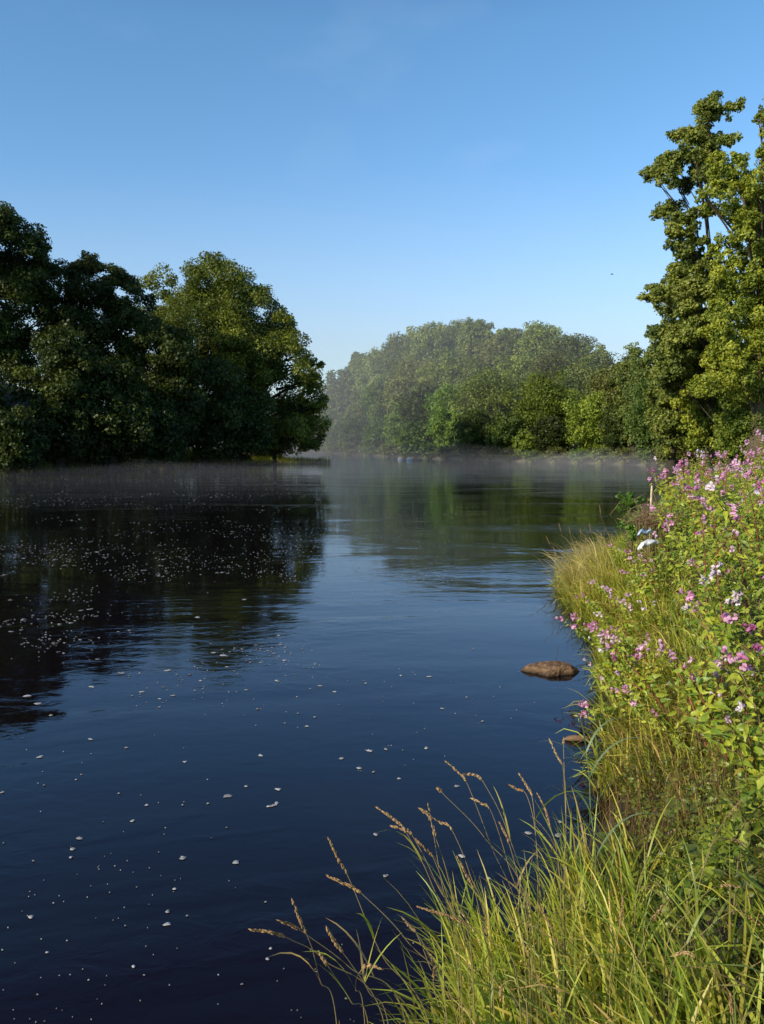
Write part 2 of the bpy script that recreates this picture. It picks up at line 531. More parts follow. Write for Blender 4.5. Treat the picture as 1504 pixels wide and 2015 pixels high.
def crown_buf(clumps, n_leaves, leaf, pal, tmpl=LEAF4, sub=9, loose=1.0, flat=.8, spray=(.34, .66), reach=(.35, .90)):
    clumps = np.asarray(clumps, float)
    B = Buf()
    wts = clumps[:, 3] ** 2; wts /= wts.sum()
    # second level: sprays on the surface of each clump
    S = len(clumps) * sub
    d = unit(rng.normal(size=(S, 3)) + np.array([0, 0, .25]))
    ci = np.repeat(np.arange(len(clumps)), sub)
    sc = clumps[ci, :3] + d * (clumps[ci, 3:4] * rng.uniform(*reach, (S, 1))) * np.array([1, 1, flat])
    sr = clumps[ci, 3] * rng.uniform(*spray, S)
    stint = np.clip(rng.normal(.45, .2, S) + rng.normal(0, .12, len(clumps))[ci], 0, 1)
    wt = sr ** 2; wt = wt / wt.sum()
    k = rng.choice(S, n_leaves, p=wt)
    dd = unit(rng.normal(size=(n_leaves, 3)) + np.array([0, 0, .15]) + .35 * d[k])
    rad = sr[k] * (rng.uniform(.15, 1.08, n_leaves) ** .5) * loose
    pos = sc[k] + dd * rad[:, None] * np.array([1, 1, .8])
    nrm = unit(dd * .8 + np.array([0, 0, .45]) + .55 * rng.normal(size=(n_leaves, 3)))
    tt = np.clip(stint[k] + rng.normal(0, .16, n_leaves), 0, 1)[:, None]
    cols = np.array(pal[0]) * (1 - tt) + np.array(pal[1]) * tt
    tan = unit(rng.normal(size=(n_leaves, 3)) + np.array([0, 0, -.5]))
    v, q, t, c = scatter(*tmpl, pos, nrm, leaf * rng.uniform(.6, 1.25, n_leaves), cols, tan=tan)
    B.add(v, q, t, c)
    return B


def tree(name, label, base, clumps, n_leaves, leaf, pal, group=None, trunk_r=.35, tmpl=LEAF4, sub=9, bark=(.05, .04, .03), limbs=10,
         lean=(0, 0), loose=1.0, cat='tree', spray=(.34, .66), reach=(.35, .90)):
    reseed(label + ' crown')
    clumps = np.asarray(clumps, float)
    base = np.asarray(base, float)
    T = thing(name, base, label, cat, group)
    tone = 1.0 if group is None or 'hill' not in group else rng.uniform(.70, 1.40)
    cb = crown_buf(clumps, n_leaves, leaf, np.array(PAL[pal]) * tone, tmpl, sub, loose, spray=spray, reach=reach)
    link('crown', cb.mesh('crown', base), M_TREE, T)
    tb = Buf()
    ctr = np.average(clumps[:, :3], axis=0, weights=clumps[:, 3] ** 2)
    top = clumps[np.argmax(clumps[:, 2])]
    tip = np.array([(top[0] + ctr[0]) / 2, (top[1] + ctr[1]) / 2, ctr[2] + .7 * (top[2] - ctr[2])])
    mid_ = base * .5 + tip * .5 + np.array([*lean, 0]) + np.append(rng.normal(0, .25, 2) * trunk_r, 0)
    tp = bez(base - np.array([0, 0, .3]), mid_, tip, 12)
    s = np.linspace(0, 1, 12)
    tb.tube(tp, trunk_r * (1.25 * (1 - s) ** 1.2 + .12 + .5 * np.exp(-s * 18)), 9, bark, .05)
    order = rng.permutation(len(clumps))[:limbs]
    for j in order:
        c = clumps[j]
        f = np.clip((c[2] - base[2]) / (tip[2] - base[2]) - rng.uniform(.12, .3), .12, .9)
        p0 = tp[int(f * 11)]
        pm_ = p0 * .5 + c[:3] * .5 + np.array([0, 0, .12 * np.linalg.norm(c[:3] - p0)])
        tb.tube(bez(p0, pm_, c[:3], 7), np.linspace(trunk_r * .32 * (1 - f * .6), trunk_r * .05, 7), 6, bark, .05)
        for _ in range(2):
            e_ = c[:3] + unit(rng.normal(size=3)) * c[3] * .8
            tb.tube(bez(pm_, c[:3], e_, 5), np.linspace(trunk_r * .13, trunk_r * .03, 5), 5, bark)
    link('trunk', tb.mesh('trunk', base), M_BARK, T)
    return T


def envelope(center, rx, ry, rzu, rzd, n, k=.42, jitter=.16):
    """clumps on an egg-shaped crown: half-heights rzu above, rzd below the centre"""
    g_ = (1 + 5 ** .5) / 2
    i_ = np.arange(n) + .5
    z = 1 - 2 * i_ / n
    ph = 2 * math.pi * i_ / g_ + rng.uniform(0, 6)
    r_ = np.sqrt(1 - z * z)
    d = np.stack([r_ * np.cos(ph), r_ * np.sin(ph), z], 1)
    rz = np.where(z > 0, rzu, rzd)
    sc = np.stack([np.full(n, rx), np.full(n, ry), rz], 1)
    f = rng.uniform(.58, .80, n) + rng.normal(0, jitter * .3, n)
    base_r = min(rx, (rzu + rzd) / 2)
    cr_ = base_r * k * rng.uniform(.7, 1.25, n)
    pos = np.asarray(center) + d * sc * f[:, None]
    out = np.concatenate([pos, cr_[:, None]], 1)
    m = max(2, n // 6)
    inner = np.concatenate([np.asarray(center) + unit(rng.normal(size=(m, 3))) * np.array([rx, ry, min(rzu, rzd)]) * .3,
                            np.full((m, 1), base_r * .5)], 1)
    return np.concatenate([out, inner])


def simple_tree(name, label, px, top, dist, rpx, pal, bottom=None, group=None, n=9000, leaf=.4, clumps=26, depth=1.0, belly=.5, **kw):
    """a crown whose silhouette spans px +- rpx and reaches photo row `top`, standing `dist` metres off"""
    reseed(label)
    p_top = at(px, top, dist)
    gz = hz(p_top[0], p_top[1])
    gz = max(gz, 0.1)
    r_ = rpx / F * dist * (1.30 if bottom is None else 1.0)
    zb = gz + .12 * (p_top[2] - gz) if bottom is None else at(px, bottom, dist)[2]
    zb = max(zb, gz - .2)
    if bottom is None:
        zb = max(zb, p_top[2] - 2.6 * r_)
    zc = zb + belly * (p_top[2] - zb)
    cl = envelope((p_top[0], p_top[1], zc), r_, r_ * depth, (p_top[2] - zc), (zc - zb), clumps)
    return tree(name, label, (p_top[0], p_top[1], gz), cl, n, leaf, pal, group=group, trunk_r=kw.pop('trunk_r', .02 * (p_top[2] - gz) + .05), **kw)


# --- left bank: clump outlines read off the photo, spread in depth
def px_clumps(lst, dist, spread, fill=0, copies=1):
    reseed('clumps %d %d' % (len(lst), copies))
    out = []
    for (px, py, r) in lst:
        for c in range(copies):
            dd = dist + rng.uniform(-spread, spread)
            P = at(px, py, dist); P[1] = dd
            out.append((*P, r / F * dist))
    return np.array(out)


LD1 = 74.0
cl = px_clumps([(-95, 450, 55), (-60, 470, 60), (-25, 445, 42), (20, 452, 42), (52, 470, 36), (72, 478, 24), (82, 505, 20), (-40, 520, 60), (20, 520, 50), (60, 525, 34),
                (-10, 580, 55), (40, 580, 38), (70, 560, 26), (85, 545, 16), (62, 612, 28), (5, 640, 48), (-60, 600, 60), (30, 668, 40), (-30, 690, 60), (75, 660, 26), (12, 700, 36), (42, 715, 30), (-30, 745, 40), (8, 738, 20), (50, 745, 18)], LD1, 4, copies=2)
b0 = at(-30, 900, LD1)
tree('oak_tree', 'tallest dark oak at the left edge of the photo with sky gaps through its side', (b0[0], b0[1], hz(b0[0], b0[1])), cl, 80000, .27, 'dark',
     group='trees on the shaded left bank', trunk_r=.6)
LD2 = 80.0
cl = px_clumps([(120, 545, 30), (150, 528, 26), (185, 525, 24), (215, 540, 26), (245, 556, 26), (268, 585, 24), (100, 590, 26), (140, 590, 36), (190, 580, 40), (235, 610, 36),
                (265, 640, 34), (110, 640, 34), (160, 640, 38), (210, 660, 42), (255, 690, 40), (150, 700, 45), (200, 730, 50), (120, 720, 40), (240, 760, 50)], LD2, 3, copies=2)
b0 = at(185, 890, LD2)
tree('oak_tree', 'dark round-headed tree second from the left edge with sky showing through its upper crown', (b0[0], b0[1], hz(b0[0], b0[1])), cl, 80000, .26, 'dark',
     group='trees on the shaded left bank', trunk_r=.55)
LD3 = 97.0
cl = px_clumps([(400, 530, 34), (375, 545, 34), (440, 538, 32), (340, 572, 32), (310, 575, 20), (470, 555, 34), (500, 580, 32), (525, 605, 30), (290, 600, 18), (330, 610, 38), (380, 595, 44),
                (430, 590, 44), (480, 620, 44), (540, 640, 34), (562, 640, 22), (575, 670, 26), (560, 690, 36), (510, 670, 44), (590, 705, 26), (615, 712, 15), (628, 714, 9), (600, 745, 32), (450, 660, 50), (390, 660, 50),
                (335, 660, 44), (305, 640, 30), (550, 740, 44), (610, 790, 32), (620, 830, 28), (600, 850, 34), (622, 868, 20), (560, 800, 48), (500, 740, 50), (430, 730, 56), (500, 810, 52), (360, 730, 50), (470, 690, 50), (440, 640, 50), (520, 700, 50), (400, 720, 60), (455, 780, 60), (540, 860, 50),
                (615, 760, 24), (632, 800, 14), (575, 850, 40), (610, 880, 18)], LD3, 6, copies=2)
b0 = at(500, 880, LD3 + 4)
tree('oak_tree', 'large round oak with sunlit yellow green top at the river bend', (b0[0], b0[1], hz(b0[0], b0[1])), cl, 150000, .28, 'oak',
     group='trees on the shaded left bank', trunk_r=.8, limbs=26)
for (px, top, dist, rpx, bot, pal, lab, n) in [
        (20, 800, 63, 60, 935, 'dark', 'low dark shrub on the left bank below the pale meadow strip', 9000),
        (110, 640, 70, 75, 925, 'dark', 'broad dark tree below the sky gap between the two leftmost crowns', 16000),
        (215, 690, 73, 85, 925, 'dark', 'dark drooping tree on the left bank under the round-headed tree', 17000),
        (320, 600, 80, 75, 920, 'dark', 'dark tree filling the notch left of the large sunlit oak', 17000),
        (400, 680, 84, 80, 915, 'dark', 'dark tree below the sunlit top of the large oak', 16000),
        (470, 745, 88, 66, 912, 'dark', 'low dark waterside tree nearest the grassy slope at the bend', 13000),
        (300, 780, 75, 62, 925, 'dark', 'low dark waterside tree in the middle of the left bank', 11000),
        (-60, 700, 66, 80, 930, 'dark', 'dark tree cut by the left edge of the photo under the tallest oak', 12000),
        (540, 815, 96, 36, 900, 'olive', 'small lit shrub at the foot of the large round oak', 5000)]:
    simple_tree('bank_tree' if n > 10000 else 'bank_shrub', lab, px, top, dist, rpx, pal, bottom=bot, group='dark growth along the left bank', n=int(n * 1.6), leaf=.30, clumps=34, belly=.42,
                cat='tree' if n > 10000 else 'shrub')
# more trees of the same wood beyond the left edge; their long shadows fall on the bank
for k, (x_, y_, hgt_) in enumerate([(-50, 65, 13), (-60, 52, 16), (-60, 74, 17), (-70, 60, 18), (-66, 40, 17), (-82, 46, 19), (-78, 75, 20)]):
    gz = hz(x_, y_)
    cl = envelope((x_, y_, gz + hgt_ * .55), 7, 7, hgt_ * .45, hgt_ * .45, 24)
    tree('wood_tree', 'dark tree of the left wood standing outside the photo', (x_, y_, gz), cl, 5000, .8, 'dark', group='trees of the left wood outside the photo', trunk_r=.5, limbs=5)

# --- far wooded hill
FAR = [  # px, top, dist, rpx, palette, label
    (652, 738, 215, 26, 'grey', 'hazy leftmost tree on the far hill just beside the left oak'),
    (690, 712, 206, 30, 'grey', 'pale misty tree second from the left on the far hill skyline'),
    (708, 694, 200, 16, 'grey', 'slim feathery tree on the lower left skyline of the far hill'),
    (742, 680, 194, 34, 'grey', 'grey green skyline tree where the far hill starts to climb'),
    (792, 650, 184, 38, 'grey', 'grey green skyline tree halfway up the left flank of the far hill'),
    (852, 626, 174, 40, 'grey', 'broad skyline tree at the left end of the far hill summit'),
    (898, 632, 172, 34, 'grey', 'rounded skyline tree in the middle of the far hill summit'),
    (940, 621, 164, 30, 'grey', 'highest feathery tree on the far hill skyline'),
    (996, 640, 160, 22, 'grey', 'thin crowned tree in the skyline dip of the far hill'),
    (1018, 646, 156, 32, 'grey', 'short skyline tree just right of the dip on the far hill'),
    (975, 662, 158, 30, 'olive', 'rounded olive tree filling the skyline dip from below'),
    (1064, 629, 150, 34, 'grey', 'pointed skyline tree right of the dip on the far hill'),
    (1122, 646, 145, 40, 'grey', 'broad skyline tree near the right end of the far hill'),
    (1168, 676, 140, 26, 'grey', 'last skyline tree before the sky notch on the right of the far hill'),
    (668, 780, 200, 34, 'grey', 'misty tree low on the left flank of the far hill'),
    (715, 758, 186, 36, 'grey', 'misty tree below the slim feathery one on the far hill'),
    (765, 730, 172, 40, 'mid', 'mid green tree on the left flank of the far hill'),
    (812, 705, 162, 42, 'olive', 'olive tree below the left end of the far hill summit'),
    (872, 690, 156, 44, 'grey', 'grey green tree under the middle of the far hill summit'),
    (925, 695, 150, 42, 'grey', 'grey green tree under the highest tree of the far hill'),
    (1030, 692, 141, 44, 'grey', 'grey tree under the skyline dip of the far hill'),
    (1085, 690, 136, 44, 'olive', 'olive grey tree under the pointed skyline tree'),
    (1148, 708, 130, 44, 'grey', 'grey green tree under the right end of the far hill skyline'),
    (665, 828, 196, 30, 'mid', 'pale green waterside tree at the left end of the far shore'),
    (702, 812, 182, 34, 'mid', 'pale green waterside tree second along the far shore from the left'),
    (748, 822, 166, 36, 'bright', 'leafy bush-like tree by the far shore left of the dark one'),
    (790, 790, 152, 36, 'mid', 'mid green far shore tree left of the bright green tree'),
    (832, 742, 146, 44, 'dark', 'dark olive tree standing above and left of the bright green tree'),
    (818, 830, 140, 36, 'bright', 'low bright bush-like tree left of the shadowed waterside gap'),
    (888, 748, 133, 48, 'bright', 'bright green sunlit tree in the middle of the far shore'),
    (965, 724, 128, 56, 'grey', 'large dark grey green tree right of the bright green one'),
    (935, 800, 122, 40, 'dark', 'dark shaded waterside tree below the large grey green one'),
    (1000, 815, 117, 40, 'mid', 'drooping mid green waterside tree with a light lower edge'),
    (1038, 845, 111, 26, 'yellow', 'small yellow green tree at the water in the middle of the far shore'),
    (1078, 735, 118, 52, 'yellow', 'tall yellow green tree between the grey ones and the notch'),
    (1090, 815, 108, 40, 'dark', 'dark shaded waterside tree under the tall yellow green one'),
    (1168, 766, 106, 56, 'yellow', 'broad yellow green sunlit tree overhanging the far water'),
    (1216, 695, 110, 50, 'olive', 'olive tree rising behind the broad yellow green one at the notch'),
    (1232, 780, 100, 44, 'dark', 'dark shaded tree right of the broad yellow green one'),
]
for (px, top, dist, rpx, pal, lab) in FAR:
    shore = top > 735
    simple_tree('hill_tree' if not shore else 'shore_tree', lab, px, top, dist, rpx, pal, group='trees of the far wooded hill', n=15000 if rpx > 28 else 9000, leaf=.0028 * dist,
                clumps=36, bottom=None if not shore else 900, belly=.5 if not shore else .45, limbs=6)
# low bushes along the far shore
FB = [(655, 872, 205), (690, 868, 180), (728, 872, 165), (765, 870, 152), (800, 872, 145), (845, 868, 134), (880, 875, 128), (920, 872, 124), (965, 876, 119), (1005, 872, 115),
      (1050, 882, 109), (1095, 876, 106), (1140, 880, 103), (1185, 876, 99), (1230, 878, 95), (1275, 876, 91), (1310, 880, 87)]
for k, (px, top, dist) in enumerate(FB):
    simple_tree('shore_bush', 'low leafy bush at the foot of the far shore trees', px, top, dist, 26, ['mid', 'olive', 'bright', 'grey', 'olive'][k % 5],
                bottom=912, group='low bushes along the far shore', n=2200, leaf=.0026 * dist, clumps=14, limbs=3, cat='bush')

# --- right bank, nearer
RIGHT = [
    ('ash_tree', 'grey green tree stepping up behind the dark shaded one at the notch', 1218, 690, 104, 36, 'olive', 905, 12000, .27),
    ('ash_tree', 'bushy grey green tree left of the stepped blue green one', 1252, 655, 98, 36, 'grey', 905, 13000, .26),
    ('ash_tree', 'leafy mid green tree filling the slope under the ragged sycamore', 1330, 612, 60, 50, 'syc', 925, 22000, .21),
    ('ash_tree', 'dense green tree between the sycamore and the ivy covered tree', 1402, 600, 57, 62, 'ivy', 930, 26000, .20),
    ('ash_tree', 'green tree low behind the balsam crest at the right edge', 1470, 660, 53, 60, 'mid', 930, 22000, .19),
    ('ash_tree', 'tall blue green tree behind the right bank with a stepped crown top', 1290, 640, 92, 48, 'grey', 905, 15000, .26),
    ('ash_tree', 'mid green tree with pale bare branches low over the misty water', 1295, 725, 84, 56, 'mid', 912, 16000, .25),
    ('hawthorn_tree', 'dark green tree between the pale branches and the tall sycamore', 1350, 690, 72, 60, 'mid', 925, 18000, .22),
    ('hawthorn_tree', 'bright green rounded tree below the tall sycamore', 1400, 735, 60, 58, 'bright', 930, 18000, .19),
    ('hawthorn_tree', 'yellow green tree low at the right edge above the balsam crest', 1478, 760, 50, 66, 'yellow', 930, 20000, .17),
    ('hawthorn_tree', 'olive waterside tree with drooping sprays above the misty shore', 1345, 790, 66, 52, 'olive', 928, 14000, .20),
]
for (nm, lab, px, top, dist, rpx, pal, bot, n, leaf) in RIGHT:
    simple_tree(nm, lab, px, top, dist, rpx, pal, bottom=bot, group='trees on the sunlit right bank', n=n, leaf=leaf, clumps=40, belly=.5, limbs=12, tmpl=LEAF6, sub=12)

RD = 52.0
sy = [(px_, py_, r_ * 1.3) for px_, py_, r_ in [(1368, 232, 16), (1382, 222, 14), (1410, 215, 12), (1424, 232, 13), (1352, 250, 14), (1395, 250, 18), (1420, 258, 14), (1362, 272, 15), (1388, 280, 18), (1412, 285, 14), (1350, 262, 10),
      (1405, 305, 18), (1385, 312, 14), (1330, 308, 15), (1350, 305, 14), (1300, 325, 14), (1312, 318, 14), (1283, 335, 13), (1290, 352, 13), (1305, 345, 14), (1322, 330, 13), (1298, 372, 9), (1318, 362, 10),
      (1372, 335, 18), (1395, 335, 18), (1360, 355, 14), (1380, 365, 16), (1352, 318, 10),
      (1325, 402, 14), (1310, 414, 10), (1345, 396, 12), (1338, 415, 10), (1330, 440, 16), (1350, 440, 14), (1322, 460, 14), (1345, 470, 14), (1365, 448, 10), (1375, 425, 10),
      (1335, 495, 14), (1352, 500, 14), (1325, 480, 10), (1370, 480, 12), (1380, 500, 14), (1345, 525, 16), (1365, 535, 16), (1390, 530, 16), (1340, 550, 16),
      (1318, 565, 12), (1300, 570, 12), (1285, 580, 10), (1305, 590, 10), (1330, 580, 16), (1360, 575, 20), (1390, 570, 20), (1340, 610, 20), (1370, 620, 24),
      (1310, 650, 16), (1322, 670, 22), (1350, 660, 24), (1300, 685, 16), (1315, 710, 20), (1345, 710, 26), (1380, 680, 26), (1310, 740, 18), (1340, 750, 24)]]
cl = px_clumps(sy, RD, 1.6, copies=1)
cl2 = px_clumps([s for s in sy if s[1] > 520], RD + 3, 1.5)
cl = np.concatenate([cl, cl2])
b0 = at(1440, 900, RD + 1.5)
tree('sycamore_tree', 'tall sycamore with open ragged branches against the sky on the right', (b0[0], b0[1], hz(b0[0], b0[1])), cl, 85000, .18, 'syc',
     group='trees on the sunlit right bank', trunk_r=.24, tmpl=LEAF6, limbs=34, sub=14, bark=(.09, .075, .055), loose=1.15, spray=(.22, .60), reach=(.1, 1.25))
RD2 = 47.0
iv = [(1415, 310, 16), (1440, 300, 18), (1462, 305, 16), (1478, 318, 14), (1430, 330, 22), (1460, 335, 24), (1490, 345, 24), (1520, 350, 28), (1400, 345, 14), (1415, 365, 22), (1445, 370, 28), (1480, 380, 30),
      (1520, 400, 34), (1385, 385, 14), (1398, 400, 16), (1425, 398, 20), (1450, 405, 22), (1480, 425, 26), (1440, 414, 14), (1470, 440, 18), (1500, 450, 30), (1540, 450, 40),
      (1462, 445, 12), (1425, 475, 18), (1415, 492, 18), (1445, 482, 20), (1470, 485, 26), (1500, 510, 34), (1420, 520, 22), (1450, 525, 28), (1410, 550, 18), (1480, 560, 34), (1440, 570, 28),
      (1520, 570, 40), (1420, 610, 30), (1460, 620, 36), (1500, 640, 40), (1400, 650, 26), (1440, 670, 36), (1480, 700, 40), (1410, 700, 32), (1530, 700, 46), (1440, 740, 36), (1490, 760, 40), (1400, 760, 32),
      (1560, 380, 50), (1580, 480, 60), (1570, 600, 60), (1510, 195, 12), (1518, 215, 13), (1530, 200, 16), (1545, 230, 26), (1540, 270, 30)]
cl = np.concatenate([px_clumps(iv, RD2, 1.6), px_clumps([s for s in iv if s[0] > 1450 or s[1] > 540], RD2 + 3, 1.5)])
b0 = at(1495, 900, RD2 + 1.5)
tree('ivy_clad_tree', 'bright yellow green ivy covered tree at the right edge in full sun', (b0[0], b0[1], hz(b0[0], b0[1])), cl, 100000, .165, 'ivy',
     group='trees on the sunlit right bank', trunk_r=.5, tmpl=LEAF6, limbs=30, sub=12, bark=(.10, .08, .05), loose=1.05, spray=(.26, .56), reach=(.3, 1.15))

# ------------------------------------------------------------------ mist and haze (real volumes lying in the valley)


def box(name, x0, x1, y0, y1, z0, z1, mat):
    v = [(x, y, z) for z in (z0, z1) for y in (y0, y1) for x in (x0, x1)]
    q = [(0, 2, 3, 1), (4, 5, 7, 6), (0, 1, 5, 4), (1, 3, 7, 5), (3, 2, 6, 7), (2, 0, 4, 6)]
    o_ = link(name, make_mesh(name, v, [q], smooth=False), mat)
    o_['kind'] = 'stuff'
    o_['label'] = {'haze': 'pale blue morning haze hanging before the far wooded hill'}.get(name, 'thin white mist lying low over the river')
    return o_


def mist_lump(cx, cy, rx, ry, h_, mat):
    n, m = 36, 8
    v, q = [], []
    for j in range(m + 1):
        a = j / m * math.pi / 2
        for i_ in range(n):
            th = i_ / n * 2 * math.pi
            wob = 1 + .18 * math.sin(3 * th + cx) + .1 * math.sin(5 * th + cy)
            v.append((cx + rx * wob * math.cos(a) * math.cos(th), cy + ry * wob * math.cos(a) * math.sin(th), .006 + h_ * math.sin(a) * (1 + .25 * math.sin(4 * th))))
    for j in range(m):
        for i_ in range(n):
            q.append((j * n + i_, j * n + (i_ + 1) % n, (j + 1) * n + (i_ + 1) % n, (j + 1) * n + i_))
    bot = [tuple(range(n))[::-1]]
    o_ = link('mist', make_mesh('mist', v, [q, bot], smooth=False), mat)
    o_['kind'] = 'stuff'; o_['label'] = 'thin white mist lying low over the river'
    return o_


M_HAZE = vol_mat('valley_haze', .0037, (.86, .93, 1.0), -.1)
M_MIST = vol_mat('river_mist', .0022, (1, .98, .97), -.1)
M_MIST3 = vol_mat('river_mist_thin', .0016, (1, .98, .97), -.1)
M_MIST2 = vol_mat('river_mist_thick', .0055, (1, .98, .97), -.1)
box('haze', -150, 140, 118, 330, -.5, 42, M_HAZE)
mist_lump(-20, 66, 34, 26, 1.1, M_MIST3)
mist_lump(12, 84, 24, 26, 1.6, M_MIST)
mist_lump(24, 80, 10, 22, 1.8, M_MIST2)
mist_lump(-22, 70, 22, 13, .8, M_MIST3)
mist_lump(4, 118, 22, 28, 2.6, M_MIST)

# ------------------------------------------------------------------ grass


def blades(root, az, length, width, lean, curl, col_root, col_tip, segs=5, flop=.0):
    Mn = len(root)
    h2 = np.stack([np.cos(az), np.sin(az), np.zeros(Mn)], 1)
    side0 = np.stack([-np.sin(az), np.cos(az), np.zeros(Mn)], 1)
    tw0 = rng.uniform(-.6, .6, Mn); tw1 = rng.uniform(-1.0, 1.0, Mn)
    p = root.copy()
    rows, cols = [], []
    for k in range(segs + 1):
        s = k / segs
        th = lean + curl * s ** 1.5
        d = h2 * np.sin(th)[:, None] + np.array([0, 0, 1.0]) * np.cos(th)[:, None]
        nn = h2 * np.cos(th)[:, None] - np.array([0, 0, 1.0]) * np.sin(th)[:, None]
        tw = tw0 + tw1 * s
        side = side0 * np.cos(tw)[:, None] + nn * np.sin(tw)[:, None]
        wdt = width * (min(1.0, .55 + 1.6 * s) * (1 - s) ** .65 + .02)
        rows.append(np.stack([p - side * wdt[:, None] * .5, p + side * wdt[:, None] * .5], 1))
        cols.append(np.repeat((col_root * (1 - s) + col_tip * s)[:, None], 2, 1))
        p = p + d * (length / segs)[:, None]
    V = np.stack(rows, 1)            # M, segs+1, 2, 3
    C = np.stack(cols, 1)
    nv = (segs + 1) * 2
    base = (np.arange(Mn) * nv)[:, None]
    k = np.arange(segs)[None] * 2
    q = np.stack([base + k, base + k + 1, base + k + 3, base + k + 2], -1).reshape(-1, 4)
    return V.reshape(-1, 3), q, C.reshape(-1, 3)


G_A, G_B = np.array((.12, .20, .022)), np.array((.40, .43, .055))
G_Y, G_D = np.array((.58, .50, .10)), np.array((.60, .42, .17))


def grass_cols(n, dry=.15, yel=.3):
    t = rng.uniform(0, 1, n)[:, None]
    tip = G_A * (1 - t) + G_B * t
    r_ = rng.uniform(0, 1, n)
    tip = np.where((r_ < dry)[:, None], G_D * rng.uniform(.7, 1.1, (n, 1)), np.where((r_ < dry + yel)[:, None], G_Y * rng.uniform(.7, 1.0, (n, 1)), tip))
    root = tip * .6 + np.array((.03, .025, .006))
    return root, tip


def rand_bank(n, y0, y1, d0, d1, xmax=None):
    """random points on the right bank at d0..d1 metres from the water"""
    out = np.zeros((0, 2))
    while len(out) < n:
        y = rng.uniform(y0, y1, n * 3)
        x = rng.uniform(-1.5, y * .52 + 1.6, n * 3)
        d = poly_sd(x, y)
        ok = (d > d0) & (d < d1)
        out = np.concatenate([out, np.stack([x, y], 1)[ok]])
    out = out[:n]
    return np.column_stack([out, height(out[:, 0], out[:, 1])])


def toward_water(P):
    e_ = .2
    gx = poly_sd(P[:, 0] + e_, P[:, 1]) - poly_sd(P[:, 0] - e_, P[:, 1])
    gy = poly_sd(P[:, 0], P[:, 1] + e_) - poly_sd(P[:, 0], P[:, 1] - e_)
    n_ = np.hypot(gx, gy) + 1e-9
    return np.arctan2(-gy / n_ - .55, -gx / n_ - .75)      # leaning to the water and to the light


def clumped(P, n_cl, rad, n):
    c = P[rng.choice(len(P), n_cl)]
    k = rng.choice(n_cl, n)
    q = c[k] + np.column_stack([rng.normal(0, rad, (n, 2)), np.zeros(n)])
    q[:, 2] = height(q[:, 0], q[:, 1])
    return q, k


def stuff(name, B, mat, label):
    o_ = link(name, B.mesh(name), mat)
    o_['kind'] = 'stuff'; o_['label'] = label
    return o_


# foreground tussocks
reseed('foreground tussocks')
B = Buf()
src = rand_bank(900, 1.25, 3.5, .06, 2.2)
src = src[(src[:, 1] < 2.75) | (src[:, 0] < .55)]
src = src[src[:, 0] / np.maximum(src[:, 1], .1) * F + 752 > 820]
src = src[(src[:, 0] < .50 * src[:, 1]) | (rng.uniform(size=len(src)) < .25)]
P, k = clumped(src, 150, .050, 2500)
n = len(P)
az = toward_water(P) + rng.normal(0, 1.15, n)
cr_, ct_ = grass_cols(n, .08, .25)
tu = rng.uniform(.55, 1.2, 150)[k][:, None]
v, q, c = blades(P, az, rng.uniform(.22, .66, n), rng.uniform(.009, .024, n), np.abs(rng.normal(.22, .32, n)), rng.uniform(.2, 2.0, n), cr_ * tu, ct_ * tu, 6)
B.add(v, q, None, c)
tl = [on_ground(px_, py_) for px_, py_ in zip(rng.uniform(880, 1270, 46), rng.uniform(1900, 2060, 46))] + [on_ground(px_, py_) for px_, py_ in zip(rng.uniform(1080, 1280, 14), rng.uniform(1760, 1860, 14))]
P, k = clumped(np.array(tl), 60, .035, 800)     # taller tussocks behind the seed heads
n = len(P)
cr_, ct_ = grass_cols(n, .06, .22)
v, q, c = blades(P, toward_water(P) + rng.normal(0, 1.3, n), rng.uniform(.28, .66, n), rng.uniform(.008, .02, n), np.abs(rng.normal(.2, .25, n)), rng.uniform(.2, 1.5, n), cr_, ct_, 7)
B.add(v, q, None, c)
P, k = clumped(src, 200, .10, 1700)       # fine short growth and dry litter beneath
n = len(P)
cr_, ct_ = grass_cols(n, .35, .25)
v, q, c = blades(P, rng.uniform(0, 6.28, n), rng.uniform(.08, .26, n), rng.uniform(.004, .009, n), np.abs(rng.normal(.3, .4, n)), rng.uniform(.2, 1.8, n), cr_ * .8, ct_ * .8, 4)
B.add(v, q, None, c)
stuff('foreground_grass', B, M_GRASS, 'long yellow green grass tussocks in the foreground beside the water')

reseed('bank grass')
# long pale grass hanging to the water along the middle bank
B = Buf()
src = np.concatenate([rand_bank(1500, 5.5, 18.5, .02, .85), rand_bank(500, 9, 20, .0, 1.3)])
P, k = clumped(src, 900, .11, 9500)
ok = poly_sd(P[:, 0], P[:, 1]) > -.08
P = P[ok]; n = len(P)
az = toward_water(P) + rng.normal(0, .6, n) + rng.normal(0, .8, 900)[k[ok]]
cr_, ct_ = grass_cols(n, .06, .36)
gt = rng.uniform(.55, 1.25, 900)[k[ok]][:, None]; cr_, ct_ = cr_ * gt, ct_ * gt
ls = rng.uniform(.5, 1.1, 900)[k[ok]]
v, q, c = blades(P, az, ls * rng.uniform(.18, .58, n), rng.uniform(.010, .024, n), np.abs(rng.normal(.35, .4, n)), rng.uniform(.3, 2.5, n), cr_, ct_, 4)
B.add(v, q, None, c)
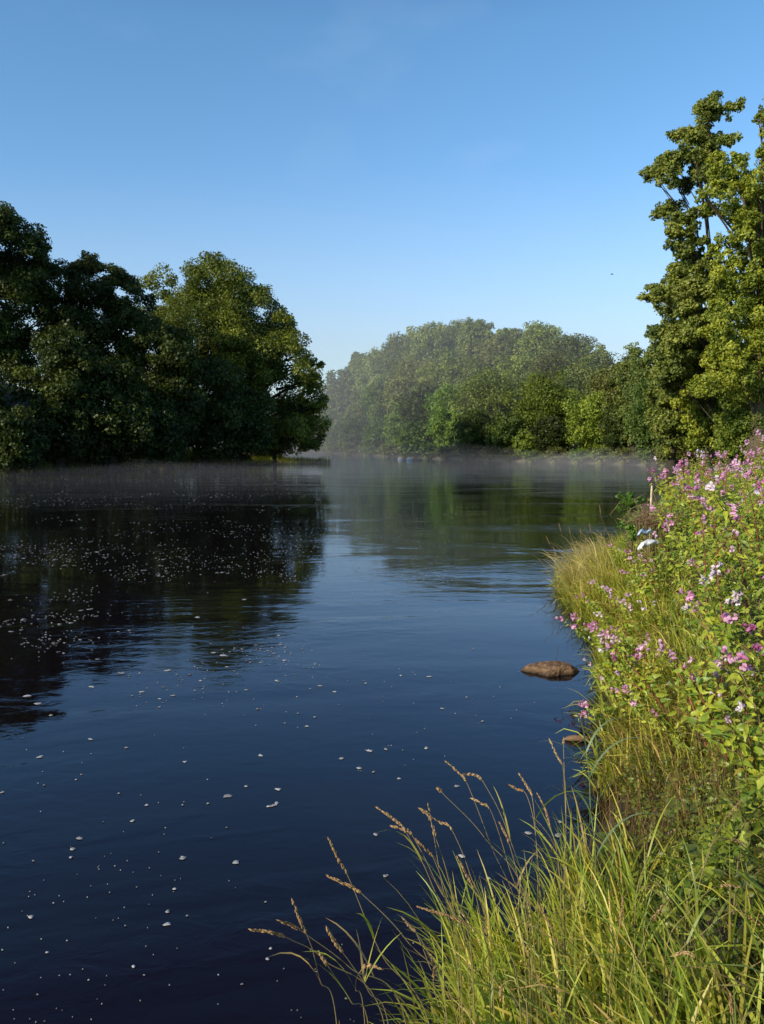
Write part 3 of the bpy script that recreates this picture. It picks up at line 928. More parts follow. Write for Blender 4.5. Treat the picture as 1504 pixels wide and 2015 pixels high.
# golden seeding grass at the corner of the bank
src = rand_bank(400, 12.5, 17.5, .05, .7)
P, k = clumped(src, 110, .12, 650)
n = len(P)
t = rng.uniform(.6, 1.1, (n, 1))
v, q, c = blades(P, toward_water(P) + rng.normal(0, .9, n), rng.uniform(.4, .95, n), rng.uniform(.009, .017, n), np.abs(rng.normal(.25, .3, n)), rng.uniform(.6, 2.4, n),
                 np.array((.28, .26, .06)) * t, np.array((.66, .52, .24)) * t, 5)
B.add(v, q, None, c)
stuff('bank_grass', B, M_GRASS, 'pale green and golden grass hanging over the edge of the middle bank')

# grass under and between the balsam
reseed('undergrowth')
B = Buf()
P = rand_bank(4500, 3.0, 24, .5, 7)
n = len(P)
cr_, ct_ = grass_cols(n, .22, .30)
v, q, c = blades(P, toward_water(P) + rng.normal(0, 1.2, n), rng.uniform(.12, .36, n), rng.uniform(.007, .014, n), np.abs(rng.normal(.2, .3, n)), rng.uniform(.2, 1.6, n), cr_, ct_, 4)
B.add(v, q, None, c)
stuff('undergrowth_grass', B, M_GRASS, 'mixed thin grass growing under the flowering plants')

# reddish dry stalks and small-leaved herbs between the foreground grass and the balsam
B = Buf()
P = rand_bank(2200, 4.2, 6.8, .02, 1.3)
n = len(P)
t = rng.uniform(.5, 1.1, (n, 1))
v, q, c = blades(P, rng.uniform(0, 6.28, n), rng.uniform(.15, .5, n), rng.uniform(.003, .006, n), np.abs(rng.normal(.25, .35, n)), rng.uniform(0, .8, n),
                 np.array((.15, .075, .03)) * t, np.array((.26, .17, .07)) * t, 4)
B.add(v, q, None, c)
stuff('dry_stalks', B, M_STRAW, 'reddish brown dry stalks along the water edge below the balsam')

B = Buf()
P = rand_bank(15000, 2.1, 7.5, .15, 4)
n = len(P)
P[:, 2] += rng.uniform(.02, .30, n)
tt = rng.uniform(0, 1, (n, 1))
cols = np.array((.05, .085, .014)) * (1 - tt) + np.array((.22, .24, .04)) * tt
v, q, t, c = scatter(*LEAF6, P, np.array([0, 0, 1.0]) + .8 * rng.normal(size=(n, 3)), rng.uniform(.014, .042, n), cols)
B.add(v, q, t, c)
P = rand_bank(46000, 3.4, 26, .25, 8)
n = len(P)
P[:, 2] += rng.uniform(.05, .60, n) * sstep(.4, 1.6, poly_sd(P[:, 0], P[:, 1]))
tt = rng.uniform(0, 1, (n, 1))
cols = np.array((.08, .15, .018)) * (1 - tt) + np.array((.36, .40, .05)) * tt
v, q, t, c = scatter(*LANCE_LOW, P, np.array([-.35, -.3, 1.0]) + .6 * rng.normal(size=(n, 3)), rng.uniform(.035, .11, n), cols)
B.add(v, q, t, c)
stuff('low_herbs', B, M_LEAF, 'small leaved green herbs covering the bank slope')

# left bank rough grass, and a tangle under the far-left trees
B = Buf()
y = rng.uniform(58, 106, 60000); x = rng.uniform(-40, -4, 60000)
d = poly_sd(x, y); ok = (d > 0) & (d < 7)
P = np.column_stack([x[ok], y[ok], height(x[ok], y[ok])])[:14000]
n = len(P)
cr_, ct_ = grass_cols(n, .05, .1)
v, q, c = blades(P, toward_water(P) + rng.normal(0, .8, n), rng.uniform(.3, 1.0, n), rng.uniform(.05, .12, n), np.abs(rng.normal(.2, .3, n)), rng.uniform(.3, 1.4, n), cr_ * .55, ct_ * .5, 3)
B.add(v, q, None, c)
stuff('far_bank_grass', B, M_GRASS, 'dark rough grass on the slope of the shaded left bank')

# ------------------------------------------------------------------ balsam
PINKS = [((.70, .26, .48), (.86, .56, .72)), ((.76, .40, .58), (.88, .70, .80)), ((.56, .12, .34), (.78, .38, .58)), ((.82, .66, .74), (.90, .84, .86))]


def flower_mesh(pal):
    """hooded balsam flower about 4 cm long: hood, two lip lobes, pouch with a spur; faces +x"""
    Bf = Buf()
    a, b_ = np.array(pal[0]), np.array(pal[1])

    def petal(base, dirv, up, L_, W_, cup, c0, c1):
        dirv = unit(np.array(dirv, float)); up = np.array(up, float)
        s_ = unit(np.cross(dirv, up)); up = np.cross(s_, dirv)
        v_, q_, cc = [], [], []
        for i_ in range(5):
            s = i_ / 4
            w_ = W_ * math.sin(math.pi * (.12 + .8 * s)) ** .8
            ctr = np.array(base) + dirv * L_ * s + up * cup * math.sin(s * 2.2)
            col = c0 * (1 - s) + c1 * s
            for j in (-1, 0, 1):
                v_.append(ctr + s_ * w_ * j - up * cup * .6 * abs(j)); cc.append(col)
        for i_ in range(4):
            for j in range(2):
                o_ = i_ * 3 + j
                q_.append((o_, o_ + 3, o_ + 4, o_ + 1))
        Bf.add(v_, q_, None, np.array(cc))
    petal((0, 0, .002), (.55, 0, 1), (-1, 0, .5), .022, .012, .007, a, b_)
    petal((.002, .002, 0), (.75, .45, -.75), (.8, 0, .6), .026, .010, .005, b_, a * .6 + b_ * .4)
    petal((.002, -.002, 0), (.75, -.45, -.75), (.8, 0, .6), .026, .010, .005, b_, a * .6 + b_ * .4)
    pts = bez((.006, 0, 0), (-.012, 0, .002), (-.022, 0, -.008), 6)
    Bf.tube(pts, [.007, .0095, .009, .006, .003, .0012], 7, a * .8)
    return Bf.mesh('flower')


FLOWERS = [flower_mesh(pl_) for pl_ in PINKS]


class PlantProto:
    pass


def balsam_proto(h_, branches, leafy, flow, red, leaf_gain):
    """stem, foliage and flower heads, built with the base at the origin; leans toward -x"""
    pr = PlantProto()
    stem_c = np.array((.25, .07, .045)) if red else np.array((.17, .13, .045))
    S, Lf = Buf(), Buf()
    lean = rng.uniform(.10, .42)
    tip = np.array([-lean * h_, rng.normal(0, .08), h_])
    main = bez((0, 0, -.05), (rng.normal(0, .03), 0, h_ * .55), tip, 14)
    S.tube(main, np.linspace(.011, .004, 14), 7, stem_c)
    pr.heads = []
    axes = [(main, .22)]
    for b_ in range(branches):
        f = rng.uniform(.4, .85)
        p0 = main[int(f * 13)]
        a_ = rng.uniform(0, 6.28)
        e_ = p0 + np.array([math.cos(a_) * .28 - .08, math.sin(a_) * .28, rng.uniform(.15, .34)]) * rng.uniform(.7, 1.1)
        br = bez(p0, p0 * .5 + e_ * .5 + np.array([0, 0, -.04]), e_, 8)
        S.tube(br, np.linspace(.006, .0025, 8), 6, stem_c)
        axes.append((br, .1))
    pos, nrm, tan, siz, col = [], [], [], [], []
    for ax, s0 in axes:
        ln = np.linalg.norm(np.diff(ax, axis=0), axis=1).sum()
        nn = max(3, int(ln * (1 - s0) / .075))
        for k_ in range(nn):
            s = s0 + (1 - s0) * (k_ + .5) / nn
            f = s * (len(ax) - 1); i_ = min(int(f), len(ax) - 2)
            p0 = ax[i_] + (ax[i_ + 1] - ax[i_]) * (f - i_)
            a0 = rng.uniform(0, 6.28)
            for m_ in range(leafy):
                a_ = a0 + m_ * 2 * math.pi / leafy + rng.normal(0, .2)
                el = rng.uniform(-.35, .65)
                t_ = np.array([math.cos(a_) * math.cos(el), math.sin(a_) * math.cos(el), math.sin(el)])
                L_ = rng.uniform(.075, .15) * (1.0 - .5 * s) * leaf_gain
                pos.append(p0 + t_ * .02); tan.append(t_)
                nrm.append(np.array([-.4, -.35, 1.0]) + .42 * rng.normal(size=3)); siz.append(L_)
                w_ = rng.uniform(0, 1)
                cc = np.array((.10, .19, .020)) * (1 - w_) + np.array((.42, .44, .045)) * w_
                if rng.uniform() < .06:
                    cc = np.array((.30, .26, .04))
                col.append(cc)
    v_, q_, t_, c_ = scatter(*LANCE, np.array(pos), np.array(nrm), np.array(siz), np.array(col), tan=np.array(tan))
    Lf.add(v_, q_, t_, c_)
    for hi_, (ax, _) in enumerate(axes):
        if hi_ >= flow:
            break
        H = Buf(); fl = []
        e_ = ax[-1]
        d_ = unit(ax[-1] - ax[-3])
        H.tube(np.array([e_, e_ + d_ * .05, e_ + d_ * .10]), [.003, .0022, .0012], 5, stem_c)
        for j in range(rng.integers(5, 10)):
            a_ = rng.uniform(0, 6.28); s = rng.uniform(0, .10)
            o_ = e_ + d_ * s
            out = np.array([math.cos(a_), math.sin(a_), rng.uniform(-.1, .8)])
            q0 = o_ + out * rng.uniform(.022, .05)
            H.tube(bez(o_, o_ * .5 + q0 * .5 + np.array([0, 0, .012]), q0, 4), [.0012] * 4, 4, stem_c)
            fl.append((q0, math.atan2(out[1], out[0]) * .6 + rng.normal(0, .5) + (math.pi if rng.uniform() < .5 else -2.2), rng.normal(0, .25), rng.uniform(1.15, 1.7)))
        for j in range(6):
            out = unit(rng.normal(size=3) + np.array([0, 0, .5]))
            q0 = e_ + d_ * rng.uniform(.02, .1) + out * rng.uniform(.015, .035)
            H.tube(np.array([q0, q0 + out * .006, q0 + out * .014]), [.002, .0045, .001], 5, np.array((.30, .12, .06)) if red else np.array((.16, .18, .04)))
        pr.heads.append((H.mesh('flower_head'), fl))
    pr.stem = S.mesh('stem'); pr.foliage = Lf.mesh('foliage')
    return pr


reseed('balsam forms')
PROTO = [balsam_proto(h_, br, 3, fl, rd, lg) for (h_, br, fl, rd, lg) in
         [(1.15, 3, 3, True, 1.0), (1.35, 4, 4, True, 1.0), (.95, 3, 3, False, 1.05), (1.25, 5, 3, True, .95), (.80, 3, 2, False, 1.1),
          (1.45, 5, 4, True, 1.0), (1.05, 4, 2, True, 1.1), (.70, 2, 1, False, 1.15)]]


def balsam(x, y, k, s, rz, label, group, pink=None, z=None, tilt=(0, 0), keep=1.0):
    pr = PROTO[k]
    T = thing('balsam_plant', (x, y, hz(x, y) if z is None else z), label, 'plant', group, rot=(tilt[0], tilt[1], rz))
    T.scale = (s, s, s)
    link('stem', pr.stem, M_STEM, T)
    link('foliage', pr.foliage, M_LEAF, T)
    fm = FLOWERS[rng.choice(4, p=[.45, .25, .12, .18]) if pink is None else pink]
    for (hm, fl) in pr.heads:
        h_ = link('flower_head', hm, M_STEM, T)
        for (q0, rz_, rx_, sc_) in fl:
            if rng.uniform() > keep:
                continue
            o_ = link('flower', fm, M_PETAL, h_)
            o_.location = q0; o_.rotation_euler = (rx_, rx_ * .5, rz_); o_.scale = (sc_,) * 3


ZONES = [
    ('near', 'flowering balsam plant with large leaves on the bank slope level with the rock', 'balsam plants level with the rock'),
    ('mid', 'pink flowered balsam plant in the dense bed right of the white litter', 'balsam plants right of the litter'),
    ('crest', 'pink flowered balsam plant on the far crest against the misty water', 'balsam plants on the far crest'),
]
reseed('balsam spots')
cands = rand_bank(4000, 4.3, 24, .9, 8)
reseed('balsam bed')
sel = []
for pnt in cands:
    dist = pnt[1]
    if pnt[0] > dist * .50 + .3:
        continue
    dd = poly_sd(pnt[0:1], pnt[1:2])[0]
    if dd < .72 + .05 * max(0, dist - 8):
        continue
    if dist < 5.2 and pnt[0] < 1.9:
        continue
    ppx = pnt[0] / dist * F + 752
    if ppx < (1290 if dist < 9 else 1325):
        continue
    gap = .27 + .014 * dist
    if all((pnt[0] - s_[0]) ** 2 + (pnt[1] - s_[1]) ** 2 > gap ** 2 for s_ in sel):
        sel.append(pnt)
    if len(sel) >= 170:
        break
for pnt in sel:
    z_ = ZONES[0] if pnt[1] < 9.5 else ZONES[1] if pnt[1] < 14.5 else ZONES[2]
    s_ = rng.uniform(.75, 1.1) * (1 - .12 * (pnt[1] > 9.5))
    balsam(pnt[0], pnt[1], rng.integers(0, 8), s_, rng.normal(0, .7), z_[1], z_[2], keep=rng.choice([.2, .75, 1.0]))

# plants leaning out, seen one by one
for (px, py, k, s_, rz_, tilt, pink, lab) in [
        (1235, 1440, 4, .72, .5, (0, -.75), 0, 'balsam leaning out over the water just below the rock'),
        (1258, 1330, 2, .72, .2, (0, -.45), 0, 'small pink balsam low on the edge right of the rock'),
        (1330, 1440, 6, .80, -.3, (0, -.55), 1, 'balsam with dark red stem sprawling above the dry stalks'),
        (1440, 1530, 6, .85, .2, (0, -.35), 1, 'large leaved balsam with thick red stem near the right edge'),
        (1492, 1600, 7, .9, .6, (0, -.15), 3, 'young round leaved balsam at the right edge below the red stems')]:
    P0 = on_ground(px, py)
    balsam(P0[0], P0[1], k, s_, rz_, lab, 'balsam plants leaning toward the water', pink=pink, tilt=tilt, keep=.7)

for (px, py) in [(1215, 1180), (1245, 1215), (1262, 1160), (1225, 1255), (1270, 1250), (1240, 1310), (1290, 1300), (1275, 1370), (1310, 1380), (1225, 1390), (1300, 1460), (1350, 1480), (1400, 1470),
                 (1380, 1400), (1430, 1420), (1460, 1480), (1255, 1110), (1285, 1130), (1195, 1215), (1205, 1300), (1230, 1350), (1260, 1410), (1290, 1200), (1310, 1250), (1330, 1330), (1300, 1160), (1250, 1280), (1215, 1340)]:
    P0 = on_ground(px + rng.uniform(-10, 10), py + 25)
    balsam(P0[0], P0[1], rng.choice([2, 4, 6, 7]), rng.uniform(.55, .8), rng.normal(0, .6), 'small balsam plant growing among the long grass of the bank edge', 'small balsam plants in the bank grass',
           tilt=(0, -rng.uniform(.1, .5)), keep=rng.choice([.4, .9]))

# ------------------------------------------------------------------ single grass stems with seed heads
STRAW1, STRAW2 = np.array((.36, .20, .075)), np.array((.56, .38, .18))


def seed_stem(path_px, d_tip, d_root, head_frac, label, group=None, dens=1.0, rough=1.0, tone=.5, leaf=True):
    """path_px: photo pixels from the tip to the root; depths run from d_tip to d_root"""
    n_ = len(path_px)
    pts = [at(px, py, d_tip + (d_root - d_tip) * (i_ / (n_ - 1)) ** 1.3) for i_, (px, py) in enumerate(path_px)]
    root = pts[-1].copy()
    gz = hz(root[0], root[1])
    if root[2] > gz:
        pts.append(np.array([root[0] + .03, root[1] + .02, gz - .03]))
    pts[-1][2] = min(pts[-1][2], gz)
    C = spline(pts[::-1], 10)                     # root -> tip
    seg = np.linalg.norm(np.diff(C, axis=0), axis=1); s = np.concatenate([[0], np.cumsum(seg)])
    base = C[0].copy()
    T = thing('seed_grass', base, label, 'grass stem', group)
    S = Buf()
    tcol = np.clip((s / s[-1])[:, None], 0, 1)
    S.tube(C, np.interp(s, [0, s[-1] * .5, s[-1]], [.0024, .0017, .0007]), 5, (.22, .22, .06))
    nv = len(S.v[0])
    ringc = np.repeat(np.array((.17, .20, .045)) * (1 - tcol) + np.array((.42, .30, .13)) * tcol, 5, axis=0)
    S.c[0] = np.concatenate([ringc, ringc[-1:], ringc[:1]])
    link('stem', S.mesh('stem', base), M_STRAW, T)
    # seed head: tufts of spikelets lying close along the axis
    hl = head_frac
    H = Buf()
    npk = int(70 * dens * max(.6, hl / .11))
    ss = s[-1] - hl * rng.uniform(0, 1, npk) ** .9
    tuft = np.sin(ss * 170 + rng.uniform(0, 6)) * .5 + .5
    ss = ss + .004 * tuft
    C_at = np.stack([np.interp(ss, s, C[:, i_]) for i_ in range(3)], 1)
    Tn = unit(np.stack([np.interp(np.minimum(ss + .01, s[-1]), s, C[:, i_]) - np.interp(ss - .01, s, C[:, i_]) for i_ in range(3)], 1))
    rad_ = unit(np.cross(Tn, rng.normal(size=(npk, 3))))
    u_ = (s[-1] - ss) / hl
    fat = np.sin(np.clip(u_, .05, 1) * math.pi * .8) ** .6
    direction = unit(Tn + rad_ * (.18 + .28 * rough * fat * rng.uniform(.2, 1, npk))[:, None])
    pos = C_at + rad_ * (.0018 * fat * rough)[:, None] + direction * .004
    tt_ = np.clip(tone + rng.normal(0, .25, npk), 0, 1)[:, None]
    cols_ = STRAW1 * (1 - tt_) + STRAW2 * tt_
    L_ = rng.uniform(.007, .013, npk)
    sp = ([(-.3, 0, 0), (.15, -.16, 0), (.15, .16, 0), (.15, 0, .16), (.15, 0, -.16), (.9, 0, 0)], None,
          [(0, 2, 3), (0, 3, 1), (0, 1, 4), (0, 4, 2), (5, 3, 2), (5, 1, 3), (5, 4, 1), (5, 2, 4)])
    v_, q_, t_, c_ = scatter(*sp, pos, rad_, np.stack([L_, L_ * 1.15, L_ * 1.15], 1), cols_, tan=direction)
    H.add(v_, q_, t_, c_)
    link('seed_head', H.mesh('seed_head', base), M_STRAW, T)
    if leaf:
        for f in rng.uniform(.15, .5, 1 + int(rng.uniform() < .5)):
            i_ = int(f * (len(C) - 1))
            P_ = C[i_:i_ + 1]
            a_ = np.array([rng.uniform(0, 6.28)])
            cr1, ct1 = grass_cols(1, .2, .3)
            v_, q_, c_ = blades(P_, a_, np.array([rng.uniform(.12, .28)]), np.array([rng.uniform(.005, .009)]), np.array([.5]), np.array([rng.uniform(.4, 1.3)]), cr1, ct1, 6)
            Bl = Buf(); Bl.add(v_, q_, None, c_)
            link('leaf_blade', Bl.mesh('leaf_blade', base), M_GRASS, T)


SEEDS = [
    ([(497, 1830), (540, 1836), (575, 1850), (640, 1890), (760, 2030)], 1.75, 1.9, .105, 'golden seed head reaching farthest left and lying level over the water', 1.1, .9, .45),
    ([(552, 1812), (580, 1824), (612, 1845), (690, 1905), (800, 2020)], 1.75, 1.9, .075, 'short seed head just above the farthest left one', 1, 1, .5),
    ([(577, 1776), (595, 1820), (615, 1868), (630, 1930), (665, 2040)], 1.75, 1.85, .10, 'upright seed head crossing the two level ones at far left', 1, .9, .4),
    ([(630, 1876), (642, 1895), (658, 1920), (690, 1970), (730, 2060)], 1.7, 1.8, .06, 'small bent seed head below the crossing pair at far left', .9, 1, .55),
    ([(645, 1830), (665, 1862), (690, 1895), (725, 1950), (770, 2060)], 1.75, 1.85, .085, 'thick blond seed head right of the crossing pair at lower left', 1.2, 1.1, .7),
    ([(650, 1656), (668, 1695), (690, 1735), (752, 1880), (850, 2040)], 2.0, 2.0, .105, 'slender tall seed head standing alone over the dark lower water', .9, .8, .45),
    ([(650, 1726), (685, 1742), (718, 1764), (800, 1850), (900, 2010)], 2.0, 2.0, .10, 'seed head bent left beneath the slender lone one', 1.1, 1.1, .5),
    ([(745, 1905), (728, 1900), (712, 1908), (700, 1945), (720, 2040)], 1.75, 1.8, .055, 'hooked seed head drooping to the right near the bottom edge', 1, 1, .6),
    ([(747, 1592), (775, 1612), (802, 1642), (850, 1740), (900, 1900)], 2.25, 2.2, .11, 'thick golden seed head at upper left of the middle spray', 1.2, 1, .6),
    ([(772, 1626), (792, 1632), (812, 1645), (860, 1740), (920, 1900)], 2.25, 2.2, .07, 'short level seed head under the thick golden one', 1, 1, .7),
    ([(826, 1592), (838, 1600), (850, 1622), (870, 1740), (905, 1890)], 2.3, 2.25, .055, 'open thin seed head in the middle spray beside a bare tip', .7, 1.6, .65),
    ([(843, 1588), (855, 1640), (875, 1700), (895, 1780), (930, 1900)], 2.3, 2.25, .10, 'bare straw stem with sparse seeds in the middle spray', .4, 1.6, .7),
    ([(852, 1610), (870, 1620), (890, 1634), (925, 1720), (960, 1860)], 2.3, 2.25, .075, 'pale smooth seed head topping the middle spray on its right', 1, .7, .85),
    ([(822, 1655), (838, 1672), (856, 1695), (890, 1790), (930, 1920)], 2.25, 2.2, .07, 'brown seed head low in the middle spray', 1.2, .8, .15),
    ([(902, 1690), (918, 1722), (936, 1760), (950, 1830), (970, 1930)], 2.25, 2.2, .10, 'long brown seed head right of the middle spray', .9, .8, .35),
    ([(882, 1502), (900, 1518), (920, 1543), (965, 1660), (1030, 1850)], 2.5, 2.4, .09, 'golden seed head standing highest right of the middle spray', 1, .8, .7),
    ([(918, 1524), (936, 1526), (955, 1545), (1000, 1640), (1050, 1840)], 2.5, 2.4, .065, 'pale open seed head nodding left beside the highest golden one', .8, 1.4, .85),
    ([(932, 1573), (950, 1582), (968, 1600), (1000, 1700), (1040, 1860)], 2.45, 2.4, .065, 'cream seed head beneath the nodding pale one', 1, .8, .8),
    ([(862, 1552), (867, 1556), (875, 1565), (955, 1650), (1040, 1800)], 2.5, 2.4, .03, 'stubby frayed seed head on a long slanting stem', 1.4, 2.0, .5),
    ([(985, 1622), (992, 1636), (1002, 1660), (1020, 1730), (1040, 1860)], 2.4, 2.35, .07, 'brown seed head low between the nodding one and the straight stems', 1, .8, .35),
    ([(1002, 1545), (1018, 1553), (1038, 1568), (1055, 1650), (1060, 1820)], 2.55, 2.45, .06, 'red brown level seed head left of the tall pale stems', 1.2, .9, .05),
    ([(1025, 1528), (1036, 1546), (1048, 1572), (1055, 1650), (1065, 1820)], 2.55, 2.45, .075, 'pale pointed seed head above the red brown level one', 1, .8, .8),
    ([(1083, 1458), (1095, 1485), (1110, 1520), (1114, 1620), (1110, 1780)], 2.7, 2.5, .10, 'tallest pale seed head leaning against the straight bare stem', 1, .9, .85),
    ([(1109, 1455), (1110, 1500), (1112, 1560), (1114, 1650), (1112, 1800)], 2.7, 2.5, .02, 'straight bare straw stem beside the tallest pale seed head', .3, .8, .8),
    ([(1060, 1566), (1072, 1590), (1084, 1630), (1098, 1690), (1105, 1820)], 2.55, 2.45, .11, 'long golden brown seed head below the tallest pale one', 1.1, .8, .4),
    ([(828, 1786), (862, 1796), (905, 1812), (960, 1850), (1020, 1940)], 2.1, 2.05, .125, 'long thick golden seed head lying level over the tussock edge', 1.3, 1, .5),
    ([(796, 1810), (808, 1824), (822, 1842), (845, 1900), (880, 2010)], 2.1, 2.0, .055, 'small golden seed head alone left of the tussock', .9, .8, .5),
    ([(850, 1884), (855, 1905), (853, 1935), (862, 1975), (880, 2050)], 1.9, 1.9, .06, 'reddish seed head standing low at the left edge of the tussock', 1, .9, .2),
    ([(1460, 1574), (1440, 1598), (1416, 1630), (1395, 1680), (1370, 1790)], 2.7, 2.5, .10, 'yellow seed head slanting up to the right over the dark herbs', .9, .9, .6),
    ([(1470, 1662), (1440, 1652), (1408, 1655), (1385, 1700), (1350, 1800)], 2.6, 2.45, .09, 'blond seed head arching right above the dark corner', 1, 1.2, .55),
    ([(1330, 1632), (1314, 1640), (1295, 1652), (1270, 1700), (1250, 1800)], 2.6, 2.45, .055, 'short golden seed head in the herbs left of the slanting yellow one', 1, .9, .5),
    ([(1455, 1745), (1430, 1743), (1400, 1750), (1360, 1790), (1310, 1880)], 2.3, 2.2, .08, 'blond seed head pointing right level with the dark corner', 1, 1, .65),
    ([(1492, 1818), (1466, 1800), (1440, 1794), (1390, 1830), (1320, 1920)], 2.15, 2.1, .075, 'reddish seed head drooping toward the right edge', .7, 1, .3),
    ([(1325, 1880), (1345, 1876), (1368, 1882), (1420, 1930), (1460, 2020)], 2.0, 1.95, .065, 'thick pale seed head lying left across the tussock', 1.3, 1.1, .8),
    ([(1226, 1770), (1224, 1800), (1218, 1830), (1210, 1880), (1200, 1960)], 2.2, 2.1, .075, 'golden brown seed head upright in the middle of the tussock', 1, .9, .35),
    ([(1302, 1785), (1288, 1805), (1276, 1820), (1262, 1870), (1240, 1950)], 2.2, 2.1, .06, 'fluffy golden seed head right of the upright one in the tussock', 1.2, 1.4, .5),
    ([(1060, 1780), (1076, 1810), (1088, 1840), (1096, 1890), (1100, 1960)], 2.2, 2.1, .075, 'orange brown seed head in the left part of the tussock', 1, .8, .3),
    ([(985, 1965), (988, 1940), (1010, 1930), (1030, 1960), (1040, 2040)], 1.9, 1.85, .05, 'small hooked seed head at the bottom of the tussock', 1, .9, .5),
    ([(1438, 1962), (1440, 1985), (1444, 2010), (1450, 2040), (1460, 2080)], 1.8, 1.75, .045, 'stubby brown seed head at the bottom right corner', 1.2, 1, .3),
]
for (pp, dt, dr, hl, lab, dens, rg, tone) in SEEDS:
    seed_stem(pp, dt, dr, hl, lab, 'single grass stems gone to seed in the foreground', dens, rg, tone)
# distant seeding stems at the bank corner
for (px, py, rx, ry, lab) in [
        (1075, 1055, 1130, 1150, 'thin dry stem leaning farthest left from the bank corner'), (1100, 1030, 1140, 1130, 'tall dry stem at the bank corner, second from the left'),
        (1120, 1037, 1150, 1130, 'dry stem with a pale plume, third from the left at the bank corner'), (1088, 1075, 1140, 1150, 'low dry stem bent out over the ripples at the bank corner'),
        (1142, 1040, 1165, 1110, 'curved golden stem above the bank corner'), (1180, 995, 1205, 1070, 'golden stem leaning left of the leafy shrub'),
        (1160, 1030, 1185, 1100, 'drooping golden stem between the bank corner and the shrub')]:
    seed_stem([(px, py), ((px * 2 + rx) / 3 - 4, (py * 2 + ry) / 3), ((px + rx * 2) / 3 - 2, (py + ry * 2) / 3), (rx, ry)], 14.0, 14.2, .16, lab, 'dry stems at the bank corner', .7, 2.2, .7, leaf=False)

# broad single blades crossing the foreground
for (px, py, az_, ln_, wd, cv, lab) in [
        (1130, 1850, 2.6, .55, .012, 1.5, 'broad grass blade folding over at the upper left of the tussock'),
        (1260, 1900, .4, .5, .016, 1.2, 'broad blue green blade arching right across the tussock'),
        (1340, 2000, .3, .62, .017, .9, 'widest green blade reaching up toward the right edge'),
        (1180, 1990, .9, .55, .014, 1.3, 'broad green blade crossing the lower tussock')]:
    P_ = on_ground(px, py)[None]
    cr1 = np.array([(.09, .14, .03)]); ct1 = np.array([(.15, .20, .05)])
    v, q, c = blades(P_, np.array([az_]), np.array([ln_]), np.array([wd]), np.array([.25]), np.array([cv]), cr1, ct1, 9)
    Bl = Buf(); Bl.add(v, q, None, c)
    link('grass_blade', Bl.mesh('grass_blade', P_[0]), M_GRASS, None, P_[0], label=lab, category='grass blade', group='broad single blades in the foreground tussock')

# reed-like stem with drooping blue-green leaves by the water
pts = [at(px, py, 3.4) for (px, py) in [(1172, 1690), (1163, 1600), (1160, 1530), (1154, 1480)]]
base = pts[0].copy(); base[2] = hz(base[0], base[1])
T = thing('reed_plant', base, 'thin reed with arching blue green leaves at the water edge', 'reed')
Bs = Buf(); Bs.tube(spline([base] + pts, 8), .0028, 5, (.13, .17, .07)); link('stem', Bs.mesh('stem', base), M_STEM, T)
for (i_, a_, ln_) in [(0, .2, .38), (1, -.1, .40), (1, 2.7, .32), (2, .15, .34), (2, 2.9, .30), (3, .4, .26), (3, 1.6, .22), (1, 3.4, .3)]:
    v, q, c = blades(pts[i_][None], np.array([a_]), np.array([ln_]), np.array([.012]), np.array([.45]), np.array([1.7]), np.array([(.10, .15, .07)]), np.array([(.16, .21, .11)]), 9)
    Bl = Buf(); Bl.add(v, q, None, c)
    link('leaf_blade', Bl.mesh('leaf_blade', base), M_GRASS, T)

# dock plants
for (px, py, leaves, lab) in [
        (1215, 1700, [(-.3, .14), (2.4, .12), (1.0, .1), (3.6, .1)], 'pale broad dock leaves standing at the head of the tussock'),
        (1345, 1640, [(.4, .13), (2.0, .15), (3.3, .12), (5, .11), (1.2, .12)], 'green dock plant in the herbs above the dark corner'),
        (1400, 1740, [(.1, .15), (.9, .14), (2.4, .12), (4.1, .12)], 'dock plant with yellowing leaves beside the dark corner')]:
    P0 = on_ground(px, py)
    T = thing('dock_plant', P0, lab, 'plant', 'dock plants in the foreground')
    for (a_, ln_) in leaves:
        Bl = Buf()
        t_ = np.array([[math.cos(a_), math.sin(a_), .75]])
        w_ = rng.uniform()
        v, q, t, c = scatter(*OVAL, np.array([[0, 0, .10]]) + t_ * .04, np.array([[-.3 * math.cos(a_) - .2, -.3 * math.sin(a_) - .2, 1.0]]), np.array([ln_]),
                             np.array([(.13, .18, .04)]) * (.7 + .5 * w_), tan=t_)
        Bl.add(v, q, t, c)
        Bl.tube(bez((0, 0, -.02), (0, 0, .06), np.array([0, 0, .10]) + t_[0] * .04, 5), .003, 5, (.16, .16, .05))
        link('leaf', Bl.mesh('leaf'), M_LEAF, T)

# nettles in the bottom right corner, its shade put into their leaf colour
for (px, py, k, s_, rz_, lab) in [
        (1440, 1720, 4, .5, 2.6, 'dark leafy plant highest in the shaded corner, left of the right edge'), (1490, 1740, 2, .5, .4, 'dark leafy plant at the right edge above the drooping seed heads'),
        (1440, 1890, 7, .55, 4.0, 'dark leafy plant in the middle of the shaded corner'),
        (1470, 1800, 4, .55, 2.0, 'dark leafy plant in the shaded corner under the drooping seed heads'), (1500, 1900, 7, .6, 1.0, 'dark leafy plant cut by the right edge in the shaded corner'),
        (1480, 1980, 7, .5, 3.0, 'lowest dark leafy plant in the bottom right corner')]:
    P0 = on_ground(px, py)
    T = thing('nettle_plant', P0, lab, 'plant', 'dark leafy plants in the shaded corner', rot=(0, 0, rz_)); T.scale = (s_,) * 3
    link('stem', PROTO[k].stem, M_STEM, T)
    nf_ = link('foliage', PROTO[k].foliage, None, T); nf_.material_slots[0].link = 'OBJECT'; nf_.material_slots[0].material = M_NETTLE_SHADE

